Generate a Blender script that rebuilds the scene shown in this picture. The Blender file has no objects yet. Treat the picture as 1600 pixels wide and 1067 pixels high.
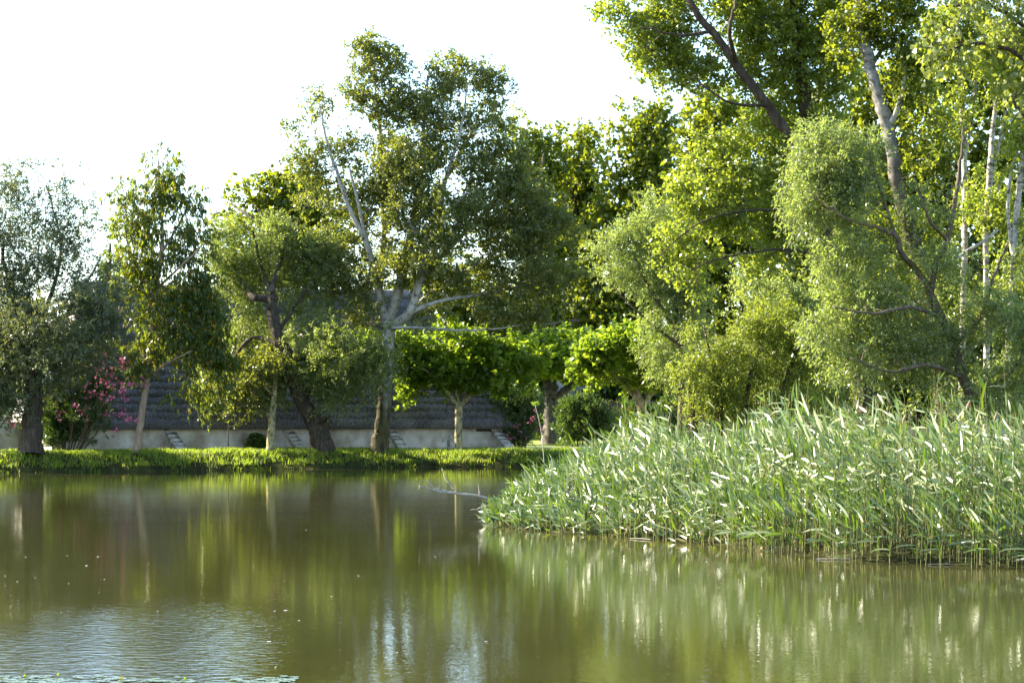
import bpy, math, random
import numpy as np
from mathutils import Vector

sc = bpy.context.scene
col = sc.collection
rng = np.random.default_rng(7)
random.seed(7)
PI = math.pi

# ------------------------------------------------------------------ camera, world, sun, exposure
F = 3200.0      # focal length in photo pixels (1600 wide)
H = 2.8         # eye height above the water
HY = 640.0      # photo row of the horizon
cam = bpy.data.cameras.new('camera')
cam.lens = 36.0 * F / 1600.0
cam.sensor_width = 36.0
cam.shift_y = (HY - 533.5) / 1600.0
cam.clip_start = 0.5
cam.clip_end = 3000
cam.dof.use_dof = True
cam.dof.focus_distance = 52
cam.dof.aperture_fstop = 7.0
camo = bpy.data.objects.new('camera', cam)
col.objects.link(camo)
camo.location = (0, 0, H)
camo.rotation_euler = (math.radians(90), 0, 0)
sc.camera = camo

SUN_AZ, SUN_EL = math.radians(-72), math.radians(29)     # azimuth from +Y, negative is towards -X
S = np.array([math.sin(SUN_AZ) * math.cos(SUN_EL), math.cos(SUN_AZ) * math.cos(SUN_EL), math.sin(SUN_EL)])
w = bpy.data.worlds.new('World')
sc.world = w
w.use_nodes = True
nt = w.node_tree
nt.nodes.clear()
sky = nt.nodes.new('ShaderNodeTexSky')
sky.sky_type = 'NISHITA'
sky.sun_disc = False
sky.sun_elevation = SUN_EL
sky.sun_rotation = SUN_AZ
sky.altitude = 0
sky.air_density = 1.0
sky.dust_density = 0.4
sky.ozone_density = 2.0
bg = nt.nodes.new('ShaderNodeBackground')
bg.inputs['Strength'].default_value = 0.125
wo = nt.nodes.new('ShaderNodeOutputWorld')
nt.links.new(sky.outputs[0], bg.inputs[0])
nt.links.new(bg.outputs[0], wo.inputs[0])

sl = bpy.data.lights.new('sun', 'SUN')
sl.energy = 5.0
sl.angle = math.radians(0.6)
sl.color = (1.0, 0.90, 0.72)
so = bpy.data.objects.new('sun', sl)
col.objects.link(so)
so.rotation_euler = Vector(-S).to_track_quat('-Z', 'Y').to_euler()
so.location = (-40, 20, 60)

sc.view_settings.view_transform = 'Standard'
sc.view_settings.look = 'None'
sc.view_settings.gamma = 1
sc.view_settings.use_curve_mapping = False
sc.view_settings.exposure = 2.08
sc.render.engine = 'CYCLES'
sc.cycles.max_bounces = 7
sc.cycles.diffuse_bounces = 3
sc.cycles.glossy_bounces = 3
sc.cycles.transmission_bounces = 4
sc.cycles.transparent_max_bounces = 4
sc.cycles.caustics_reflective = False
sc.cycles.caustics_refractive = False
sc.cycles.use_denoising = True

# ------------------------------------------------------------------ helpers
def W(px, py, D):
    return np.array([(px - 800.0) / F * D, D, H - (py - HY) / F * D])

def tag(o, label=None, cat=None, group=None, kind=None):
    if label: o['label'] = label
    if cat: o['category'] = cat
    if group: o['group'] = group
    if kind: o['kind'] = kind
    return o

def empty(name, loc):
    o = bpy.data.objects.new(name, None)
    col.objects.link(o)
    o.location = [float(v) for v in loc]
    return o

def mesh_data(name, V, faces, mat, attr=None, smooth=False):
    """faces: list of int arrays (n,k). attr: dict name -> per-face float array."""
    V = np.asarray(V, dtype=np.float32)
    me = bpy.data.meshes.new(name)
    me.vertices.add(len(V))
    me.vertices.foreach_set('co', V.ravel())
    faces = [np.asarray(f, dtype=np.int32) for f in faces if len(f)]
    loops = np.concatenate([f.ravel() for f in faces])
    tot = np.concatenate([np.full(len(f), f.shape[1], dtype=np.int32) for f in faces])
    start = np.concatenate([[0], np.cumsum(tot)[:-1]]).astype(np.int32)
    me.loops.add(len(loops))
    me.loops.foreach_set('vertex_index', loops)
    me.polygons.add(len(tot))
    me.polygons.foreach_set('loop_start', start)
    me.polygons.foreach_set('loop_total', tot)
    if smooth:
        me.polygons.foreach_set('use_smooth', np.ones(len(tot), dtype=bool))
    if attr:
        for k, a in attr.items():
            at = me.attributes.new(k, 'FLOAT', 'FACE')
            at.data.foreach_set('value', np.asarray(a, dtype=np.float32))
    me.update(calc_edges=True)
    me.validate()
    if mat: me.materials.append(mat)
    return me

def add(name, V, faces, mat, parent=None, attr=None, smooth=False, kind=None, origin=None):
    V = np.asarray(V, dtype=np.float64)
    if parent is not None:
        V = V - np.array(parent.location)
    elif origin is not None:
        V = V - np.asarray(origin)
    o = bpy.data.objects.new(name, mesh_data(name, V, faces, mat, attr, smooth))
    col.objects.link(o)
    if parent is not None: o.parent = parent
    elif origin is not None: o.location = [float(v) for v in origin]
    if kind: o['kind'] = kind
    return o

def unit(a):
    return a / np.maximum(np.linalg.norm(a, axis=-1, keepdims=True), 1e-9)

def spline(P, m):
    """Catmull-Rom through rows of P, m points."""
    P = np.asarray(P, dtype=float)
    n = len(P)
    if n < 3:
        t = np.linspace(0, 1, m)[:, None]
        return P[0] * (1 - t) + P[-1] * t
    Q = np.vstack([2 * P[0] - P[1], P, 2 * P[-1] - P[-2]])
    u = np.linspace(0, n - 1 - 1e-6, m)
    i = u.astype(int)
    t = (u - i)[:, None]
    a, b, c, d = Q[i], Q[i + 1], Q[i + 2], Q[i + 3]
    return 0.5 * ((2 * b) + (-a + c) * t + (2 * a - 5 * b + 4 * c - d) * t**2 + (-a + 3 * b - 3 * c + d) * t**3)

def tubes(P, R, sides=3):
    """Batch of tubes. P (N,K,3), R (N,K)."""
    P = np.asarray(P, dtype=float); R = np.asarray(R, dtype=float)
    N, K, _ = P.shape
    T = unit(np.gradient(P, axis=1))
    ref = np.array([0.13, 1.0, 0.17])
    A = unit(np.cross(T, ref)); B = np.cross(T, A)
    ang = np.arange(sides) / sides * 2 * PI
    V = P[:, :, None, :] + R[:, :, None, None] * (A[:, :, None, :] * np.cos(ang)[None, None, :, None] + B[:, :, None, :] * np.sin(ang)[None, None, :, None])
    V = V.reshape(-1, 3)
    n = np.arange(N)[:, None, None] * K * sides
    k = np.arange(K - 1)[None, :, None] * sides
    s = np.arange(sides)[None, None, :]
    s2 = (s + 1) % sides
    Fq = np.stack([n + k + s, n + k + s2, n + k + sides + s2, n + k + sides + s], -1).reshape(-1, 4)
    return V, Fq

def bark_tube(P, R, sides=12, rough=0.06, flare=0.0):
    """One knobbly tube with closed end."""
    K = len(P)
    T = unit(np.gradient(P, axis=0))
    ref = np.array([0.13, 1.0, 0.17])
    A = unit(np.cross(T, ref)); B = np.cross(T, A)
    ang = np.arange(sides) / sides * 2 * PI
    ph = rng.uniform(0, 6.28, 4)
    arc = np.concatenate([[0], np.cumsum(np.linalg.norm(np.diff(P, axis=0), axis=1))])
    rr = R[:, None] * (1 + rough * (np.sin(3 * ang + ph[0] + arc[:, None] * .8) + .7 * np.sin(5 * ang + ph[1] - arc[:, None] * 1.7)
                       + .6 * np.sin(2 * ang + ph[2] + arc[:, None] * 3.1)) + rng.normal(0, rough * .35, (K, sides)))
    if flare:
        rr *= 1 + flare * np.exp(-arc[:, None] / (R[0] * 1.6)) * (1 + .35 * np.sin(4 * ang + ph[3]))
    V = P[:, None] + rr[:, :, None] * (A[:, None] * np.cos(ang)[None, :, None] + B[:, None] * np.sin(ang)[None, :, None])
    V = V.reshape(-1, 3)
    k = np.arange(K - 1)[:, None] * sides
    s = np.arange(sides)[None]
    s2 = (s + 1) % sides
    q = np.stack([k + s, k + s2, k + sides + s2, k + sides + s], -1).reshape(-1, 4)
    cap = np.arange((K - 1) * sides, K * sides)[None]
    return V, [q, cap]

def leaf_quads(C, A, N, L, Wd, mid=0.42, fold=0.18):
    """C base points, A axis, N normal (n,3), L and Wd (n,)."""
    A = unit(A); N = unit(N - A * np.sum(N * A, -1, keepdims=True))
    Sd = np.cross(A, N)
    L = L[:, None]; Wd = Wd[:, None]
    m = C + A * L * mid + N * Wd * fold
    V = np.stack([C, m + Sd * Wd * .5, C + A * L - N * L * .08, m - Sd * Wd * .5], 1).reshape(-1, 3)
    Fq = (np.arange(len(C))[:, None] * 4 + np.arange(4)[None])
    return V, Fq

def leaf_hex(C, A, N, L, Wd):
    """Broader leaf of six outline points, lobed like a plane or maple leaf."""
    A = unit(A); N = unit(N - A * np.sum(N * A, -1, keepdims=True))
    Sd = np.cross(A, N)
    pts = [(0, 0, 0), (.28, .55, .05), (.5, .30, .02), (1.0, 0, -.08), (.5, -.30, .02), (.28, -.55, .05)]
    V = np.stack([C + A * (L * a)[:, None] + Sd * (Wd * b)[:, None] + N * (L * c)[:, None] for a, b, c in pts], 1).reshape(-1, 3)
    base = np.arange(len(C))[:, None] * 6
    return V, np.concatenate([base + np.array([0, 1, 2, 3]), base + np.array([0, 3, 4, 5])], 1).reshape(-1, 4)

# ------------------------------------------------------------------ materials
def newmat(name):
    m = bpy.data.materials.new(name)
    m.use_nodes = True
    n = m.node_tree
    n.nodes.clear()
    out = n.nodes.new('ShaderNodeOutputMaterial')
    return m, n, out

def N_(n, t, **kw):
    x = n.nodes.new(t)
    for k, v in kw.items():
        if k in x.inputs.keys() if isinstance(k, str) else False:
            x.inputs[k].default_value = v
        else:
            setattr(x, k, v)
    return x

def rgba(c): return (c[0], c[1], c[2], 1)

def ramp(n, fac, stops):
    r = n.nodes.new('ShaderNodeValToRGB')
    e = r.color_ramp.elements
    while len(e) < len(stops): e.new(0.5)
    for i, (p, c) in enumerate(stops):
        e[i].position = p; e[i].color = rgba(c)
    n.links.new(fac, r.inputs[0])
    return r.outputs[0]

def mixc(n, fac, a, b):
    m = n.nodes.new('ShaderNodeMix'); m.data_type = 'RGBA'
    for sock, v in ((m.inputs[0], fac), (m.inputs[6], a), (m.inputs[7], b)):
        if isinstance(v, (int, float)): sock.default_value = v
        elif isinstance(v, tuple): sock.default_value = rgba(v)
        else: n.links.new(v, sock)
    return m.outputs[2]

def leafmat(name, a, b, trans, tfac=0.42, rough=0.42, back=None, odd=None, spec=0.5):
    """leaf blade: colours a..b by the leaf's own tone, pale underside, odd = colour of the few turning leaves"""
    m, n, out = newmat(name)
    at = N_(n, 'ShaderNodeAttribute'); at.attribute_name = 'tone'
    c = mixc(n, at.outputs['Fac'], a, b)
    if odd:
        at2 = N_(n, 'ShaderNodeAttribute'); at2.attribute_name = 'odd'
        c = mixc(n, at2.outputs['Fac'], c, odd)
    cf = c
    if back:
        g = N_(n, 'ShaderNodeNewGeometry')
        cf = mixc(n, g.outputs['Backfacing'], c, back)
    p = N_(n, 'ShaderNodeBsdfPrincipled')
    p.inputs['Roughness'].default_value = rough
    p.inputs['Specular IOR Level'].default_value = spec
    n.links.new(cf, p.inputs['Base Color'])
    t = N_(n, 'ShaderNodeBsdfTranslucent')
    ct = mixc(n, at.outputs['Fac'], tuple(x * .75 for x in trans), trans)
    if odd: ct = mixc(n, at2.outputs['Fac'], ct, tuple(x * 1.6 for x in odd))
    n.links.new(ct, t.inputs[0])
    mx = N_(n, 'ShaderNodeMixShader')
    mx.inputs[0].default_value = tfac
    n.links.new(p.outputs[0], mx.inputs[1]); n.links.new(t.outputs[0], mx.inputs[2])
    n.links.new(mx.outputs[0], out.inputs[0])
    return m

def bark(name, stops, scale=6.0, stretch=0.25, bump=0.5, dist=0.02, moss=None):
    m, n, out = newmat(name)
    tc = N_(n, 'ShaderNodeNewGeometry')
    mp = N_(n, 'ShaderNodeMapping'); mp.inputs['Scale'].default_value = (1, 1, stretch)
    n.links.new(tc.outputs['Position'], mp.inputs[0])
    no = N_(n, 'ShaderNodeTexNoise'); no.inputs['Scale'].default_value = scale; no.inputs['Detail'].default_value = 6; no.inputs['Roughness'].default_value = .65
    n.links.new(mp.outputs[0], no.inputs[0])
    c = ramp(n, no.outputs[0], stops)
    if moss:
        n2 = N_(n, 'ShaderNodeTexNoise'); n2.inputs['Scale'].default_value = 1.3; n2.inputs['Detail'].default_value = 4
        f = ramp(n, n2.outputs[0], [(.5, (0, 0, 0)), (.6, (1, 1, 1))])
        c = mixc(n, f, c, moss)
    p = N_(n, 'ShaderNodeBsdfPrincipled'); p.inputs['Roughness'].default_value = .85
    p.inputs['Specular IOR Level'].default_value = .25
    n.links.new(c, p.inputs['Base Color'])
    b = N_(n, 'ShaderNodeBump'); b.inputs['Strength'].default_value = bump; b.inputs['Distance'].default_value = dist
    n.links.new(no.outputs[0], b.inputs['Height']); n.links.new(b.outputs[0], p.inputs['Normal'])
    n.links.new(p.outputs[0], out.inputs[0])
    return m

def noisy(name, stops, scale=3.0, detail=6, rough=.9, bump=.3, dist=.02, stretch=(1, 1, 1), spec=.3, stops2=None, scale2=.4):
    m, n, out = newmat(name)
    tc = N_(n, 'ShaderNodeNewGeometry')
    mp = N_(n, 'ShaderNodeMapping'); mp.inputs['Scale'].default_value = stretch
    n.links.new(tc.outputs['Position'], mp.inputs[0])
    no = N_(n, 'ShaderNodeTexNoise'); no.inputs['Scale'].default_value = scale; no.inputs['Detail'].default_value = detail; no.inputs['Roughness'].default_value = .62
    n.links.new(mp.outputs[0], no.inputs[0])
    c = ramp(n, no.outputs[0], stops)
    if stops2:
        n2 = N_(n, 'ShaderNodeTexNoise'); n2.inputs['Scale'].default_value = scale2; n2.inputs['Detail'].default_value = 5
        n.links.new(tc.outputs['Position'], n2.inputs[0])
        c2 = ramp(n, n2.outputs[0], stops2)
        mm = n.nodes.new('ShaderNodeMix'); mm.data_type = 'RGBA'; mm.blend_type = 'MULTIPLY'; mm.inputs[0].default_value = 1
        n.links.new(c, mm.inputs[6]); n.links.new(c2, mm.inputs[7])
        c = mm.outputs[2]
    p = N_(n, 'ShaderNodeBsdfPrincipled'); p.inputs['Roughness'].default_value = rough
    p.inputs['Specular IOR Level'].default_value = spec
    n.links.new(c, p.inputs['Base Color'])
    b = N_(n, 'ShaderNodeBump'); b.inputs['Strength'].default_value = bump; b.inputs['Distance'].default_value = dist
    n.links.new(no.outputs[0], b.inputs['Height']); n.links.new(b.outputs[0], p.inputs['Normal'])
    n.links.new(p.outputs[0], out.inputs[0])
    return m

M = {}
M['poplar_leaf'] = leafmat('white_poplar_leaf', (.055, .080, .014), (.11, .135, .022), (.38, .42, .035), .46, .34, back=(.16, .18, .08))
M['willow_leaf'] = leafmat('willow_leaf', (.095, .135, .028), (.155, .195, .05), (.44, .54, .07), .46, .40, back=(.18, .20, .09))
M['grey_willow_leaf'] = leafmat('grey_willow_leaf', (.05, .085, .045), (.11, .135, .055), (.28, .31, .06), .40, .40, back=(.14, .17, .11))
M['euca_leaf'] = leafmat('drooping_leaf', (.028, .060, .014), (.065, .105, .02), (.40, .48, .02), .42, .26, odd=(.42, .22, .03))
M['plane_leaf'] = leafmat('plane_leaf', (.06, .11, .012), (.11, .16, .018), (.44, .60, .03), .54, .40)
M['wood_leaf'] = leafmat('wood_leaf', (.05, .08, .010), (.11, .145, .016), (.42, .48, .02), .47, .40)
M['yellow_leaf'] = leafmat('yellow_green_leaf', (.085, .125, .014), (.165, .205, .03), (.54, .64, .05), .50, .34, back=(.15, .18, .05))
M['near_leaf'] = leafmat('near_poplar_leaf', (.10, .14, .02), (.18, .21, .04), (.46, .52, .05), .44, .34, back=(.18, .21, .09))
M['silver_leaf'] = leafmat('silver_leaf', (.085, .13, .038), (.18, .225, .085), (.50, .62, .10), .47, .30, back=(.22, .24, .13))
M['tamarisk_leaf'] = leafmat('tamarisk_leaf', (.10, .14, .022), (.17, .20, .035), (.46, .54, .05), .48, .5)
M['oleander_leaf'] = leafmat('oleander_leaf', (.030, .065, .016), (.075, .125, .032), (.20, .32, .03), .34, .28, back=(.11, .15, .07))
M['hedge_leaf'] = leafmat('hedge_leaf', (.030, .060, .010), (.065, .11, .014), (.24, .36, .02), .36, .36)
M['ivy_leaf'] = leafmat('ivy_leaf', (.03, .06, .010), (.10, .125, .015), (.30, .36, .02), .34, .28)
M['grass'] = leafmat('grass_blade', (.085, .145, .016), (.22, .27, .035), (.48, .64, .04), .52, .5, odd=(.34, .28, .12))
M['reed_leaf'] = leafmat('reed_leaf', (.028, .075, .006), (.34, .365, .165), (.30, .48, .02), .28, .33, odd=(.36, .29, .12), spec=.8)  # pale end of the tone range stands in for sun sheen
M['reed_stalk'] = noisy('reed_stalk', [(.3, (.12, .15, .04)), (.7, (.30, .26, .12))], 8, bump=.1)
M['petal'] = leafmat('pink_petal', (.50, .07, .18), (.74, .26, .40), (.6, .15, .28), .4, .5)
M['petal_red'] = leafmat('red_petal', (.5, .03, .03), (.6, .05, .05), (.6, .05, .05), .3, .5)
M['bark_dark'] = bark('dark_furrowed_bark', [(.3, (.018, .013, .009)), (.55, (.07, .052, .036)), (.75, (.15, .12, .09))], 9, .16, 1.0, .05)
M['bark_brown'] = bark('brown_bark', [(.3, (.05, .035, .022)), (.55, (.13, .10, .07)), (.75, (.22, .18, .13))], 8, .2, .8, .03, moss=(.11, .10, .03))
M['bark_poplar'] = bark('pale_poplar_bark', [(.36, (.06, .05, .04)), (.44, (.30, .28, .23)), (.7, (.46, .44, .38))], 5, .9, .4, .02)
M['bark_base'] = bark('mossy_poplar_base_bark', [(.3, (.03, .025, .014)), (.55, (.12, .10, .045)), (.75, (.30, .26, .18))], 8, .22, .9, .04)
def two_bark(m, low_stops, z0, z1):
    n = m.node_tree
    p = next(x for x in n.nodes if x.type == 'BSDF_PRINCIPLED')
    src = p.inputs['Base Color'].links[0].from_socket
    g = N_(n, 'ShaderNodeNewGeometry'); sx = N_(n, 'ShaderNodeSeparateXYZ'); n.links.new(g.outputs['Position'], sx.inputs[0])
    no = N_(n, 'ShaderNodeTexNoise'); no.inputs['Scale'].default_value = 3.0; no.inputs['Detail'].default_value = 5
    ad = N_(n, 'ShaderNodeMath'); ad.operation = 'MULTIPLY_ADD'; ad.inputs[1].default_value = 5.0
    n.links.new(no.outputs[0], ad.inputs[0]); n.links.new(sx.outputs[2], ad.inputs[2])
    mr = N_(n, 'ShaderNodeMapRange'); mr.inputs['From Min'].default_value = z0 + 2.5; mr.inputs['From Max'].default_value = z1 + 2.5
    n.links.new(ad.outputs[0], mr.inputs[0])
    n3 = N_(n, 'ShaderNodeTexNoise'); n3.inputs['Scale'].default_value = 9
    c = mixc(n, mr.outputs[0], ramp(n, n3.outputs[0], low_stops), src)
    n.links.new(c, p.inputs['Base Color'])
M['bark_base'] = bark('poplar_trunk_bark', [(.36, (.06, .05, .04)), (.44, (.30, .28, .23)), (.7, (.46, .44, .38))], 5, .7, .8, .03)
two_bark(M['bark_base'], [(.3, (.03, .024, .012)), (.6, (.10, .085, .035))], 2.8, 4.2)
M['bark_old_plane'] = bark('old_plane_bark', [(.35, (.05, .042, .032)), (.55, (.14, .12, .09)), (.72, (.24, .21, .17))], 4, .6, .6, .03)
M['bark_plane'] = bark('flaking_plane_bark', [(.38, (.10, .08, .035)), (.46, (.30, .25, .12)), (.62, (.40, .35, .22))], 6, .6, .3, .01)
M['bark_curving'] = bark('grey_poplar_bark', [(.36, (.06, .055, .045)), (.47, (.17, .16, .14)), (.72, (.36, .34, .31))], 5, 1.2, .5, .02)
two_bark(M['bark_curving'], [(.3, (.035, .026, .016)), (.6, (.11, .09, .06))], 8.8, 11.0)
M['bark_euca'] = bark('smooth_tan_bark', [(.3, (.20, .13, .08)), (.55, (.38, .28, .20)), (.75, (.50, .40, .31))], 4, .2, .3, .01)
M['bark_birch'] = bark('white_bark', [(.38, (.07, .055, .045)), (.47, (.36, .33, .28)), (.75, (.56, .53, .48))], 5, 2.2, .3, .01)
M['twig'] = bark('twig_bark', [(.3, (.05, .04, .025)), (.7, (.16, .13, .09))], 10, .5, .2, .005)
M['twig_pale'] = bark('pale_twig_bark', [(.3, (.16, .14, .11)), (.7, (.34, .31, .26))], 10, .5, .2, .005)
M['deadwood'] = bark('bleached_deadwood', [(.3, (.22, .19, .15)), (.7, (.50, .46, .40))], 14, .5, .4, .01)
M['soil'] = noisy('soil', [(.3, (.020, .016, .008)), (.55, (.040, .042, .013)), (.75, (.06, .075, .02))], 2.5, bump=.6, dist=.05, spec=.05)
M['lawn'] = noisy('mown_lawn', [(.3, (.20, .26, .04)), (.7, (.30, .34, .07))], 14, bump=.8, dist=.05)
M['gravel'] = noisy('pale_gravel', [(.3, (.25, .22, .19)), (.7, (.48, .44, .40))], 12, bump=.6, dist=.03)
M['plaster'] = noisy('stained_lime_plaster', [(.3, (.44, .38, .32)), (.5, (.64, .59, .53)), (.72, (.76, .73, .68))], 1.6, 8, .92, .35, .02, stretch=(1, 1, .6),
                     stops2=[(.38, (.55, .50, .44)), (.58, (1, 1, 1))], scale2=.7)
M['stone'] = noisy('weathered_limestone', [(.28, (.20, .19, .17)), (.46, (.46, .43, .39)), (.7, (.62, .59, .55))], 5, 8, .9, .8, .03)
M['thatch'] = noisy('weathered_reed_thatch', [(.28, (.045, .043, .044)), (.5, (.12, .115, .117)), (.72, (.22, .21, .21))], 9, 8, .95, 1.0, .04, stretch=(2.2, .5, .5), spec=.15,
                    stops2=[(.35, (.7, .7, .72)), (.65, (1.15, 1.12, 1.1))], scale2=.8)
M['mortar'] = noisy('grey_ridge_mortar', [(.3, (.16, .15, .15)), (.7, (.30, .28, .27))], 3, bump=.4)
M['timber'] = noisy('dark_timber', [(.3, (.03, .022, .015)), (.7, (.09, .07, .05))], 6, stretch=(.3, 1, 1))
M['cane'] = noisy('dark_split_cane', [(.3, (.05, .035, .025)), (.7, (.15, .11, .08))], 5, stretch=(3, 1, .3))
M['pad'] = leafmat('floating_leaf', (.10, .15, .06), (.22, .26, .14), (.15, .2, .05), .15, .22, spec=.8)
M['white_petal'] = leafmat('white_petal', (.6, .58, .5), (.75, .72, .66), (.5, .5, .4), .2, .5)
M['yellow_petal'] = leafmat('yellow_petal', (.7, .5, .03), (.75, .55, .05), (.6, .4, .02), .2, .5)
M['seed'] = noisy('seed_plume', [(.3, (.16, .10, .06)), (.7, (.34, .24, .17))], 20)

def water_mat():
    m, n, out = newmat('pond_water')
    g = N_(n, 'ShaderNodeNewGeometry')
    def noise(scl, sx, det, off=0):
        mp = N_(n, 'ShaderNodeMapping'); mp.inputs['Scale'].default_value = (sx, 1, 1); mp.inputs['Location'].default_value = (off, off * 2, 0)
        n.links.new(g.outputs['Position'], mp.inputs[0])
        t = N_(n, 'ShaderNodeTexNoise'); t.inputs['Scale'].default_value = scl; t.inputs['Detail'].default_value = det
        n.links.new(mp.outputs[0], t.inputs[0])
        return t.outputs[0]
    patch = noise(.16, .5, 2, 3)
    sp = N_(n, 'ShaderNodeVectorMath'); sp.operation = 'DISTANCE'          # a breath of wind ruffles the near corner of the pond
    mp = N_(n, 'ShaderNodeMapping'); mp.vector_type = 'TEXTURE'; mp.inputs['Location'].default_value = (-4.7, 23.5, 0); mp.inputs['Scale'].default_value = (1.9, 6.5, 1)
    n.links.new(g.outputs['Position'], mp.inputs[0]); n.links.new(mp.outputs[0], sp.inputs[0]); sp.inputs[1].default_value = (0, 0, 0)
    wd = N_(n, 'ShaderNodeMapRange'); wd.interpolation_type = 'SMOOTHSTEP'
    wd.inputs['From Min'].default_value = 1.5; wd.inputs['From Max'].default_value = .5; wd.inputs['To Min'].default_value = 0; wd.inputs['To Max'].default_value = 1
    n.links.new(sp.outputs['Value'], wd.inputs[0])
    p0 = N_(n, 'ShaderNodeMapRange'); p0.inputs['From Min'].default_value = .35; p0.inputs['From Max'].default_value = .65
    p0.inputs['To Min'].default_value = .07; p0.inputs['To Max'].default_value = .20
    n.links.new(patch, p0.inputs[0])
    pf = N_(n, 'ShaderNodeMath'); pf.operation = 'MAXIMUM'
    n.links.new(p0.outputs[0], pf.inputs[0]); n.links.new(wd.outputs[0], pf.inputs[1])
    b1 = N_(n, 'ShaderNodeBump'); b1.inputs['Distance'].default_value = .0105
    n.links.new(pf.outputs[0], b1.inputs['Strength'])
    n.links.new(noise(7.5, .62, 3), b1.inputs['Height'])
    b2 = N_(n, 'ShaderNodeBump'); b2.inputs['Strength'].default_value = .6; b2.inputs['Distance'].default_value = .0012
    n.links.new(noise(14, .7, 1, 5), b2.inputs['Height']); n.links.new(b1.outputs[0], b2.inputs['Normal'])
    p = N_(n, 'ShaderNodeBsdfPrincipled')
    mud = ramp(n, noise(.25, .6, 3, 9), [(.3, (.038, .038, .010)), (.7, (.050, .050, .015))])
    n.links.new(mud, p.inputs['Base Color'])
    p.inputs['Roughness'].default_value = .01
    p.inputs['IOR'].default_value = 1.33
    n.links.new(b2.outputs[0], p.inputs['Normal'])
    n.links.new(p.outputs[0], out.inputs[0])
    return m
M['water'] = water_mat()

# ------------------------------------------------------------------ ground, water
WP = np.array([(-300, -60), (-300, 88.0), (-40, 88.6), (-22.6, 90.6), (-18.5, 92.2), (-14.8, 94.6), (-11, 96.6), (-6.3, 99.2), (-3.5, 100.2), (-1.6, 100.6), (2.6, 101.0), (3.4, 100.5), (3.2, 82), (1.2, 62),
               (-0.4, 49.5), (0.6, 47.6), (2.0, 45.8), (4.0, 43.0), (5.0, 40.6), (6.2, 37.9), (9, 36.2), (14, 33), (34, 20), (60, -60)], dtype=float)

def shore(x, y):
    """signed distance to the shoreline: positive on land"""
    x = np.asarray(x, float); y = np.asarray(y, float)
    d = np.full(x.shape, 1e9); inside = np.zeros(x.shape, bool)
    for i in range(len(WP)):
        a, b = WP[i], WP[(i + 1) % len(WP)]
        e = b - a
        t = np.clip(((x - a[0]) * e[0] + (y - a[1]) * e[1]) / (e @ e), 0, 1)
        d = np.minimum(d, np.hypot(x - a[0] - t * e[0], y - a[1] - t * e[1]))
        c = (a[1] > y) != (b[1] > y)
        with np.errstate(divide='ignore', invalid='ignore'):
            xi = a[0] + (y - a[1]) / (b[1] - a[1] if b[1] != a[1] else 1e-9) * e[0]
        inside ^= c & (x < xi)
    return np.where(inside, -d, d)

def sst(a, b, x):
    t = np.clip((x - a) / (b - a), 0, 1)
    return t * t * (3 - 2 * t)

def ground_z(x, y):
    x = np.asarray(x, float); y = np.asarray(y, float)
    d = shore(x, y) + .22 * np.sin(x * 1.3 + 1) * np.sin(x * .47) + .12 * np.sin(x * 4.1 + y) + .05 * np.sin(x * 11)
    hl = .22 + .55 * sst(70, 89, y) - .10 * sst(-14, -3, x) * sst(85, 99, y)
    z = hl * (.30 * sst(-.05, .12, d) + .70 * sst(0, 1.7, d)) - .9 * sst(0, -2.5, d)
    near = sst(250, 120, np.abs(y))
    return z + near * (.035 * np.sin(x * .9 + 1) * np.sin(y * 1.3) * (d > .3)) + (d <= 0) * -.05

xs = np.unique(np.concatenate([np.linspace(-1500, -60, 14), np.linspace(-60, -34, 14), np.arange(-34, 14, .5), np.linspace(14, 60, 40), np.linspace(60, 1500, 14)]))
ys = np.unique(np.concatenate([np.linspace(-200, 30, 10), np.arange(30, 89, 1.0), np.arange(89, 104, .3), np.arange(104, 125, .9), np.linspace(125, 200, 18), np.linspace(200, 2600, 12)]))
gx, gy = np.meshgrid(xs, ys)
gz = ground_z(gx, gy)
V = np.stack([gx, gy, gz], -1).reshape(-1, 3)
nx, ny = len(xs), len(ys)
ii = (np.arange(ny - 1)[:, None] * nx + np.arange(nx - 1)[None]).reshape(-1)
tag(add('ground', V, [np.stack([ii, ii + 1, ii + nx + 1, ii + nx], -1)], M['soil'], smooth=True), kind='structure')
tag(add('pond_water', [(-320, -60, 0), (80, -60, 0), (80, 104, 0), (-320, 104, 0)], [[(0, 1, 2, 3)]], M['water']), kind='structure')

def sheet(name, x0, x1, y0, y1, mat, lift, step=1.0):
    a = np.arange(x0, x1 + step * .5, step); b = np.arange(y0, y1 + step * .5, step)
    X, Y = np.meshgrid(a, b)
    Z = ground_z(X, Y) * 0 + .70 + lift
    i = (np.arange(len(b) - 1)[:, None] * len(a) + np.arange(len(a) - 1)[None]).reshape(-1)
    tag(add(name, np.stack([X, Y, Z], -1).reshape(-1, 3), [np.stack([i, i + 1, i + len(a) + 1, i + len(a)], -1)], mat), kind='structure')
sheet('gravel_path', .2, 14.2, 105, 116, M['gravel'], .004)
sheet('lawn', -.8, 24.2, 115, 142, M['lawn'], .010)

# ------------------------------------------------------------------ thatched barn
def box_verts(c, sx, sy, sz, jit=0.0):
    v = np.array([(x * sx / 2, y * sy / 2, z * sz / 2) for x in (-1, 1) for y in (-1, 1) for z in (-1, 1)])
    return v + np.array(c) + rng.normal(0, jit, v.shape)
BOXF = np.array([(0, 1, 3, 2), (4, 6, 7, 5), (0, 4, 5, 1), (2, 3, 7, 6), (0, 2, 6, 4), (1, 5, 7, 3)])

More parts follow.
